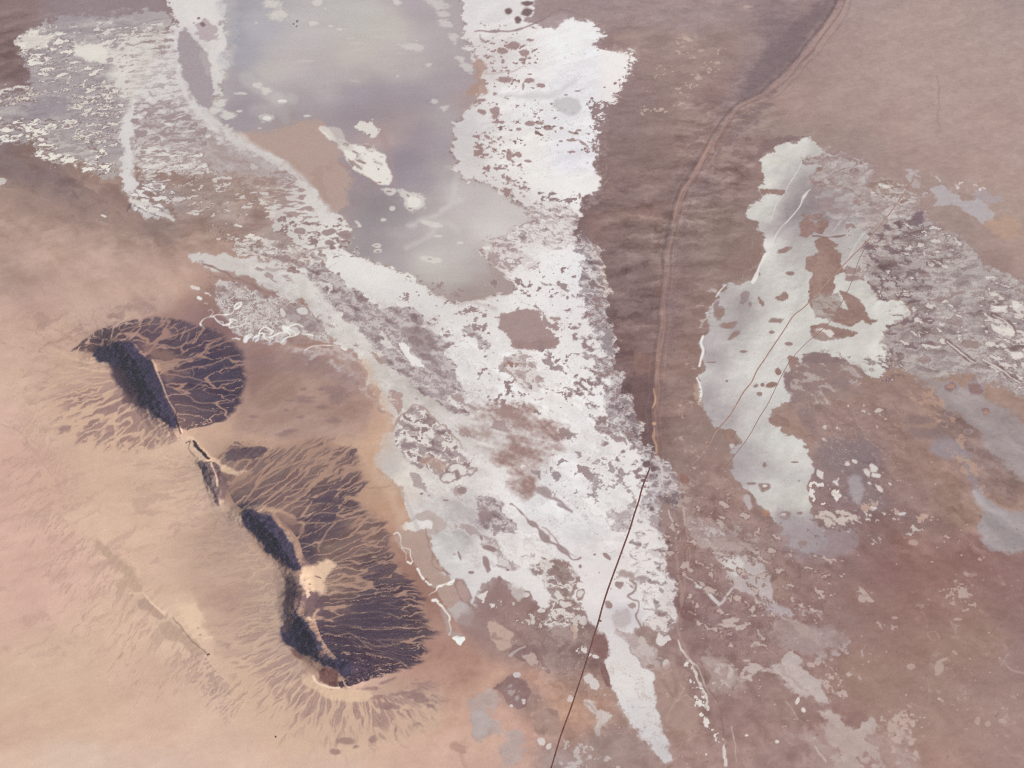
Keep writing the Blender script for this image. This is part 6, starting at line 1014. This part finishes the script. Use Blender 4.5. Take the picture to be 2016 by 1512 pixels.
reg('hardpan', 'crust', 'grey veined shore strip along the right edge of the largest salt flat', 'hardpan', [COAST], 8, 1.2, .2)
reg('mud_pan', 'sand', 'smooth brown mud pan enclosed by the largest white salt flat', 'mud pan', ["985,615 1020,610 1060,608 1070,622 1100,620 1108,645 1090,662 1104,672 1080,690 1040,690 1012,682 1002,668 978,640 985,628"], 5, .4, .2)
reg('crust_plain', 'crust', 'mottled grey crust below the white rivulets beside the north hill', 'crusted plain', ["420,560 450,545 480,560 520,580 560,590 600,600 625,630 645,645 655,655 640,668 600,672 560,680 500,672 460,650 430,610"], 5, .7, .2)
reg('salt_flat', 'salt', 'long grey white wet salt flat right of the red scarp line', 'salt flat', [S6], 7, .8, .16, n=TDE)
reg('mud_island', 'sand', 'long brown island with a dark rim inside the right-hand salt flat', 'mud island', ["1604,475 1625,466 1652,482 1640,485 1658,502 1655,520 1664,532 1640,545 1642,570 1634,590 1655,605 1690,612 1700,628 1672,642 1640,632 1618,612 1602,612 1592,590 1590,560 1600,535 1586,528 1588,508 1610,495"], 3, .35, .3)
reg('hummock_flat', 'crust', 'purple grey damp flat dotted with dark hummocks with white cores, far right', 'damp flat', [H], 6, .7, .15)
reg('brine_pan', 'brine', 'small blue grey pan at the right edge beyond the reddish plain', 'brine pan', ["1915,955 1935,965 1950,990 1985,1005 2030,1010 2060,1080 2016,1078 1970,1090 1940,1075 1925,1040 1938,1020 1912,975"], 6, .5, .25)
reg('damp_patch', 'sand', 'dark purple damp patch edged with bright white crust blades', 'damp ground', ["1610,870 1640,862 1710,855 1715,900 1700,920 1720,960 1755,985 1740,1000 1690,1000 1660,985 1670,950 1655,925 1620,930 1608,915"], 8, .6, .25)
reg('salt_flat', 'salt', 'pale salt lobe in reddish land below the end of the wet right-hand flat', 'salt flat', ["1414,1092 1450,1090 1480,1098 1500,1112 1512,1130 1520,1160 1526,1180 1535,1200 1556,1202 1556,1215 1530,1210 1500,1195 1485,1175 1450,1160 1434,1150 1428,1130 1422,1110"], 4, .55, .12)
reg('salt_flat', 'salt', 'small forked pale salt strip in the reddish land near the lower right', 'salt flat', ["1536,1285 1558,1282 1570,1295 1575,1306 1560,1308 1590,1320 1605,1335 1622,1352 1637,1380 1620,1378 1590,1362 1575,1372 1572,1358 1548,1345 1535,1325 1518,1322 1522,1312"], 4, .6, .12)
reg('salt_flat', 'salt', 'pale ragged salt patch reaching the bottom edge of the picture', 'salt flat', ["1605,1398 1625,1398 1650,1412 1670,1432 1690,1438 1692,1422 1715,1408 1728,1415 1728,1435 1705,1450 1735,1478 1740,1520 1640,1520 1636,1490 1650,1480 1640,1462 1630,1440 1625,1415"], 5, .7, .15)
reg('scarp_shelf', 'sand', 'dark grey corridor beside the red scarp line in the far distance', 'scarp', ["1450,200 1460,160 1490,120 1530,70 1590,25 1650,-40 1670,-20 1640,20 1600,60 1565,110 1540,140 1505,172 1470,195"], 16, .7, .3)
reg('gravel_fan', 'gravel', 'dark gravel fan with branching tan rills on the right of the north hill', 'gravel fan', [F1], 4, .5, .14)
reg('gravel_fan', 'gravel', 'long dark gravel fan combed with tan rills right of the middle and south hills', 'gravel fan', [F2], 5, .5, .2)
reg('low_ridge', 'sand', 'long low sandy ridge with a fine dark crest in the lower left', 'ridge', ["340,1200 352,1225 378,1250 402,1272 420,1292 405,1292 380,1276 350,1258 325,1235", "180,1058 195,1062 215,1085 250,1105 272,1125 277,1140 262,1145 240,1122 222,1108 200,1090 185,1078", "268,1178 284,1170 300,1188 325,1212 312,1222 292,1208 275,1192"], 7, .7, .35)
for k, lb in (('north', 'dark blue grey rocky hill farthest from the viewer, with a pale crest line'), ('middle', 'dark rocky hill between the small rock fins and the pale sand saddle'), ('south', 'dark rocky hill nearest the viewer, ending in a reddish foot')):
    reg('rocky_hill', 'rock', lb, 'hill', [MASS[k][0]], 5, .45, .3)
reg('rock_outcrop', 'rock', 'narrow banded rock fin standing in pale sand below the north hill', 'rock outcrop', [OUTC[0]], 2, .3, .25)
reg('rock_outcrop', 'rock', 'short black rock fin in the sandy saddle just below the north hill', 'rock outcrop', [SLAB[0]], 1.6, .25, .25)
# </MAP>
# ------------------------------------------------------------------ materials
K = (0.941, 0.9403, 0.9842); HZ = (0.0374, 0.0432, 0.0499)      # what the light makes of a white sheet / what the air adds
def to_lin(c):
    c = np.clip(c, 0, 255) / 255.0
    return np.where(c <= .04045, c / 12.92, ((c + .055) / 1.055) ** 2.4)
def albedo(c, x=0.0, y=9000.0):
    d = np.sqrt(np.asarray(x) ** 2 + np.asarray(y) ** 2 + CAM_H ** 2) / 15000.0
    a = (to_lin(c) - np.array(HZ) * np.minimum(d, 2.2)[..., None]) / np.array(K)
    return np.clip(a, .012, .88).astype(np.float32)
def ground_material(name, rough_v, spec, bump, var):
    m = bpy.data.materials.new(name); m.use_nodes = True; nt = m.node_tree; nt.nodes.clear(); N = nt.nodes.new; L = nt.links.new
    out = N("ShaderNodeOutputMaterial"); p = N("ShaderNodeBsdfPrincipled"); L(p.outputs[0], out.inputs[0])
    p.inputs["Roughness"].default_value = rough_v; p.inputs["Specular IOR Level"].default_value = spec
    at = N("ShaderNodeAttribute"); at.attribute_name = "soil"
    geo = N("ShaderNodeNewGeometry")
    n1 = N("ShaderNodeTexNoise"); n1.inputs["Scale"].default_value = 1 / 22.0; n1.inputs["Detail"].default_value = 5; n1.inputs["Roughness"].default_value = .65
    n2 = N("ShaderNodeTexNoise"); n2.inputs["Scale"].default_value = 1 / 140.0; n2.inputs["Detail"].default_value = 6; n2.inputs["Roughness"].default_value = .6
    L(geo.outputs["Position"], n1.inputs["Vector"]); L(geo.outputs["Position"], n2.inputs["Vector"])
    ad = N("ShaderNodeMath"); ad.operation = 'ADD'; L(n1.outputs["Fac"], ad.inputs[0]); L(n2.outputs["Fac"], ad.inputs[1])
    mr = N("ShaderNodeMapRange"); mr.inputs["From Min"].default_value = .6; mr.inputs["From Max"].default_value = 1.4
    mr.inputs["To Min"].default_value = 1 - var; mr.inputs["To Max"].default_value = 1 + var; L(ad.outputs[0], mr.inputs["Value"])
    mul = N("ShaderNodeVectorMath"); mul.operation = 'SCALE'; L(at.outputs["Color"], mul.inputs[0]); L(mr.outputs["Result"], mul.inputs["Scale"])
    L(mul.outputs[0], p.inputs["Base Color"])
    if bump:
        b = N("ShaderNodeBump"); b.inputs["Strength"].default_value = 1.0; b.inputs["Distance"].default_value = bump
        L(ad.outputs[0], b.inputs["Height"]); L(b.outputs[0], p.inputs["Normal"])
    return m
MAT = {'sand': ground_material("sand", .95, .05, 1.2, .05), 'salt': ground_material("salt", .7, .12, .5, .025),
       'brine': ground_material("brine", .6, .12, .0, .015), 'crust': ground_material("crust", .85, .1, 2.0, .07),
       'gravel': ground_material("gravel", .95, .08, 1.5, .06), 'rock': ground_material("rock", .9, .15, 9.0, .12)}
def plain_material(name, c, rough_v=.9, c2=None):
    m = bpy.data.materials.new(name); m.use_nodes = True; nt = m.node_tree; p = nt.nodes["Principled BSDF"]
    p.inputs["Roughness"].default_value = rough_v; p.inputs["Specular IOR Level"].default_value = .1
    a = albedo(np.array(c, float)); b = albedo(np.array(c2 or c, float))
    n = nt.nodes.new("ShaderNodeTexNoise"); n.inputs["Scale"].default_value = 1 / 60.0; n.inputs["Detail"].default_value = 6
    g = nt.nodes.new("ShaderNodeNewGeometry"); nt.links.new(g.outputs["Position"], n.inputs["Vector"])
    r = nt.nodes.new("ShaderNodeValToRGB"); r.color_ramp.elements[0].color = (*a, 1); r.color_ramp.elements[1].color = (*b, 1)
    r.color_ramp.elements[0].position = .35; r.color_ramp.elements[1].position = .65
    nt.links.new(n.outputs["Fac"], r.inputs[0]); nt.links.new(r.outputs[0], p.inputs["Base Color"])
    return m

# ------------------------------------------------------------------ the ground as real terrain
hgt = hgt.astype(np.float64)
GX, GY = ground_xy(UU.astype(np.float64), VV.astype(np.float64), hgt)
VERT = np.stack([GX, GY, hgt], -1).astype(np.float32).reshape(-1, 3)
ALB = albedo(col, GX, GY).reshape(-1, 3)
idx = np.arange(NU * NV, dtype=np.int32).reshape(NV, NU)
QUAD = np.stack([idx[1:, :-1], idx[1:, 1:], idx[:-1, 1:], idx[:-1, :-1]], -1).reshape(-1, 4)
# a cell belongs to the form of its near-left corner; single stray cells join the plain around them
rg = region[1:, :-1].copy()
FR_ = rg.reshape(-1)
def make_mesh(name, verts, quads, alb, mat, origin):
    me = bpy.data.meshes.new(name); n = len(verts)
    me.vertices.add(n); me.vertices.foreach_set("co", (verts - np.array(origin, np.float32)).ravel().astype(np.float32))
    me.loops.add(quads.size); me.loops.foreach_set("vertex_index", quads.ravel().astype(np.int32))
    me.polygons.add(len(quads)); me.polygons.foreach_set("loop_start", np.arange(0, quads.size, 4, dtype=np.int32))
    try: me.polygons.foreach_set("loop_total", np.full(len(quads), 4, np.int32))
    except Exception: pass
    me.update(calc_edges=True)
    me.polygons.foreach_set("use_smooth", np.ones(len(quads), bool))
    if alb is not None:
        at = me.attributes.new("soil", 'FLOAT_COLOR', 'POINT')
        at.data.foreach_set("color", np.concatenate([alb, np.ones((n, 1), np.float32)], 1).ravel())
    me.materials.append(mat)
    ob = bpy.data.objects.new(name, me); ob.location = origin; C.collection.objects.link(ob); return ob
for i, (name, mt, lb, cat) in REG.items():
    q = QUAD[FR_ == i]
    if not len(q): continue
    used, inv = np.unique(q, return_inverse=True)
    v = VERT[used]; o = (float(v[:, 0].mean()), float(v[:, 1].mean()), 0.0)
    ob = make_mesh(name, v, inv.reshape(-1, 4), ALB[used], MAT[mt], o)
    ob['label'] = lb; ob['category'] = cat
    if name != 'rock_outcrop': ob['kind'] = 'structure'
# the rest of the desert, out to the horizon
st = 4
b = np.concatenate([idx[0, ::st], idx[::st, -1][1:], idx[-1, ::-st][1:], idx[::-st, 0][1:-1]])
if idx[0, -1] not in b[:NU // st + 2]: b = np.insert(b, len(idx[0, ::st]), idx[0, -1])
Bv = VERT[b].astype(np.float64); Bc = col.reshape(-1, 3)[b].astype(np.float64)
kk = 9; Bs = sum(np.roll(Bc, s, 0) for s in range(-kk, kk + 1)) / (2 * kk + 1)
cen = np.array([0, 10500.0]); rings = [1.0] + list(np.geomspace(1.006, 22, 70))
RV, RC = [], []
gen = np.array([(172, 146, 132)], float)
for r in rings:
    xy = cen + (Bv[:, :2] - cen) * r
    n1 = fbm(170, 4, 601, X=(xy[:, 0] / 6.9)[None].astype(np.float32), Y=(xy[:, 1] / 6.9)[None].astype(np.float32))[0]
    n2 = fbm(900, 5, 611, X=(xy[:, 0] / 6.9)[None].astype(np.float32), Y=(xy[:, 1] / 6.9)[None].astype(np.float32))[0]
    f = np.clip((r - 1.0) / .5, 0, 1); f = f * f * (3 - 2 * f)
    c = (Bc * max(0, 1 - (r - 1) / .03) + Bs * min(1, (r - 1) / .03)) * (1 - f) + gen * f + ((n1 * 10 + n2 * 22) * min(1, (r - 1) * 8))[:, None]
    wmask = sstep(.16, .26, n2 + .25 * n1)[:, None] * f * .85; c = c * (1 - wmask) + np.array([(222, 217, 212)]) * wmask
    z = Bv[:, 2] * max(0, 1 - (r - 1) * 5)
    RV.append(np.column_stack([xy, z])); RC.append(c)
nb = len(b); RV = np.concatenate(RV).astype(np.float32); RC = albedo(np.concatenate(RC), RV[:, 0], RV[:, 1])
a0 = np.arange(nb); a1 = (a0 + 1) % nb
RQ = np.concatenate([np.stack([k * nb + a0, k * nb + a1, (k + 1) * nb + a1, (k + 1) * nb + a0], -1) for k in range(len(rings) - 1)])
ob = make_mesh('outer_desert', RV, RQ[:, ::-1], RC, MAT['sand'], (0, 0, 0))
ob['label'] = 'open desert reaching from the salt flats to the horizon'; ob['category'] = 'desert'; ob['kind'] = 'structure'
del UU, VV, MX, MY

# ------------------------------------------------------------------ roads and tracks
def ribbon(name, s, profile, mat, label, cat, wig=0.0, cap=True):
    """s: traced centre line; profile: [(offset in metres, height in metres)]"""
    p = spline(P(s), 6)
    if wig: p = wiggle(p, wig, 30)
    x, y = ground_xy(p[:, 0], p[:, 1]); c = np.stack([x, y], -1)
    t = np.gradient(c, axis=0); t /= np.linalg.norm(t, axis=1)[:, None] + 1e-9; nrm = np.stack([t[:, 1], -t[:, 0]], -1)
    m = len(profile); V = np.zeros((len(c), m, 3))
    for k, (o, h) in enumerate(profile):
        V[:, k, :2] = c + nrm * o; V[:, k, 2] = h
    V = V.reshape(-1, 3); i = np.arange(len(c) - 1)[:, None] * m + np.arange(m - 1)[None]
    q = np.stack([i, i + 1, i + m + 1, i + m], -1).reshape(-1, 4)
    o = (float(V[:, 0].mean()), float(V[:, 1].mean()), 0.0)
    ob = make_mesh(name, V.astype(np.float32), q[:, ::-1] if False else q, None, mat, o)
    ob.data.polygons.foreach_set("use_smooth", np.zeros(len(q), bool))
    ob['label'] = label; ob['category'] = cat; ob['kind'] = 'structure'; return ob
asph = plain_material("asphalt", (104, 72, 70), .9, (128, 92, 86)); shoulder = plain_material("shoulder_gravel", (128, 96, 90), .95, (150, 116, 104)); dirt = plain_material("track_dirt", (176, 146, 134), .95, (160, 128, 116))
ROAD = "1283,905 1278,925 1270,945 1263,965 1258,985 1249,1012 1240,1042 1228,1075 1216,1108 1205,1138 1195,1166 1186,1195 1178,1225 1170,1250 1163,1274 1155,1300 1148,1322 1136,1358 1124,1394 1113,1424 1103,1452 1085,1512 1060,1590"
rd = ribbon('road', ROAD, [(-10, -2.0), (-6, 1.4), (6, 1.4), (10, -2.0)], asph, 'dark straight causeway road crossing the white salt and brown land to the bottom edge', 'road')
rd2 = ribbon('dirt_track', "1800,352 1775,388 1752,420 1728,450 1705,478 1680,502 1655,528 1628,556 1604,584 1582,606 1562,622 1545,648 1522,682 1505,708 1490,730 1480,752 1464,772 1448,800 1434,822 1418,840 1408,852 1400,868 1388,884 1375,902 1362,915", [(-8, .2), (-7, 1.2), (7, 1.2), (8, .2)], dirt, 'wide tan dirt track running diagonally across the right-hand wet salt flat', 'track')
rd3 = ribbon('dirt_track', "1703,488 1690,515 1680,545 1668,575 1640,625 1612,656 1596,668 1575,688 1560,705 1545,728 1528,762 1512,795 1495,822 1480,850 1467,870 1455,885 1440,905 1428,922", [(-4, .2), (-3.5, 1.0), (3.5, 1.0), (4, .2)], plain_material("narrow_track", (150, 120, 116)), 'thin faint dirt track right of the wide tan track on wet salt', 'track')

# ------------------------------------------------------------------ small separate things
import bmesh
def mound(name, u, v, rx, ry, hh, c, label, cat, seed, group=None, rot=0.0):
    """an irregular low heap or boulder with its foot in the ground"""
    bm = bmesh.new(); bmesh.ops.create_icosphere(bm, subdivisions=3, radius=1.0); r = np.random.RandomState(seed); ph = r.rand(9) * 6.28
    for w in bm.verts:
        x, y, z = w.co
        k = 1 + .16 * math.sin(3.1 * x + ph[0]) * math.cos(2.7 * y + ph[1]) + .10 * math.sin(6.3 * y + 4 * z + ph[2]) + .07 * math.sin(9 * x - 5 * z + ph[3])
        w.co = (x * k * rx, y * k * ry, max(z, -.25) * k * hh)
    me = bpy.data.meshes.new(name); bm.to_mesh(me); bm.free()
    me.materials.append(plain_material(name + "_surface", c, .95, tuple(q * 1.25 for q in c)))
    i = int((v - V0) / ST); j = int((u - U0) / ST); p = VERT[i * NU + j]
    ob = bpy.data.objects.new(name, me); ob.location = (float(p[0]), float(p[1]), float(p[2]) + .1 * hh); ob.rotation_euler = (0, 0, rot)
    C.collection.objects.link(ob); ob['label'] = label; ob['category'] = cat
    if group: ob['group'] = group
    return ob
mound('boulder', 543, 1451, 9, 9, 8, (88, 70, 74), 'lone dark boulder in open sand near the bottom edge, below the south hill', 'boulder', 1)
mound('boulder', 411, 1289, 16, 9, 8, (98, 80, 80), 'dark boulder at the near end of the fine dark line on the low ridge', 'boulder', 2, rot=.6)
mound('boulder', 826, 1303, 6, 5, 5, (70, 56, 60), 'tiny black boulder at the outer right toe of the south hill gravel fan', 'boulder', 3)
mound('gravel_heap', 1182.5, 1223, 15, 11, 5, (112, 82, 78), 'largest dark gravel heap, touching the causeway road midway down the white salt tongue', 'gravel heap', 4)
for k, (u, v) in enumerate(((1226, 1090), (1215, 1127), (1211, 1140), (1203.5, 1160))):
    mound('gravel_heap', u, v, 7, 6, 3, (120, 92, 88), '%s small dark gravel heap on the right verge of the causeway road' % ('topmost', 'second from top', 'third from top', 'lowest')[k], 'gravel heap', 10 + k, 'gravel heaps beside the causeway road')
# ------------------------------------------------------------------ the air
hz = bpy.data.materials.new("haze_air"); hz.use_nodes = True; n_ = hz.node_tree; n_.nodes.clear()
pv = n_.nodes.new("ShaderNodeVolumePrincipled"); oo = n_.nodes.new("ShaderNodeOutputMaterial"); n_.links.new(pv.outputs[0], oo.inputs["Volume"])
pv.inputs["Color"].default_value = (.86, .90, 1.0, 1); pv.inputs["Density"].default_value = 5.0e-6; pv.inputs["Anisotropy"].default_value = .0
hx, hy, hb, ht = 290000.0, 290000.0, -60.0, CAM_H + 200.0
me = bpy.data.meshes.new("haze")
me.from_pydata([(x, y + 10000, z) for z in (hb, ht) for x, y in ((-hx, -hy), (hx, -hy), (hx, hy), (-hx, hy))], [],
               [(3, 2, 1, 0), (4, 5, 6, 7), (0, 1, 5, 4), (1, 2, 6, 5), (2, 3, 7, 6), (3, 0, 4, 7)])
me.materials.append(hz); hb_ = bpy.data.objects.new("haze", me); C.collection.objects.link(hb_)
hb_['label'] = 'thin pale blue haze in the air over the whole desert'; hb_['kind'] = 'stuff'; hb_['category'] = 'haze'
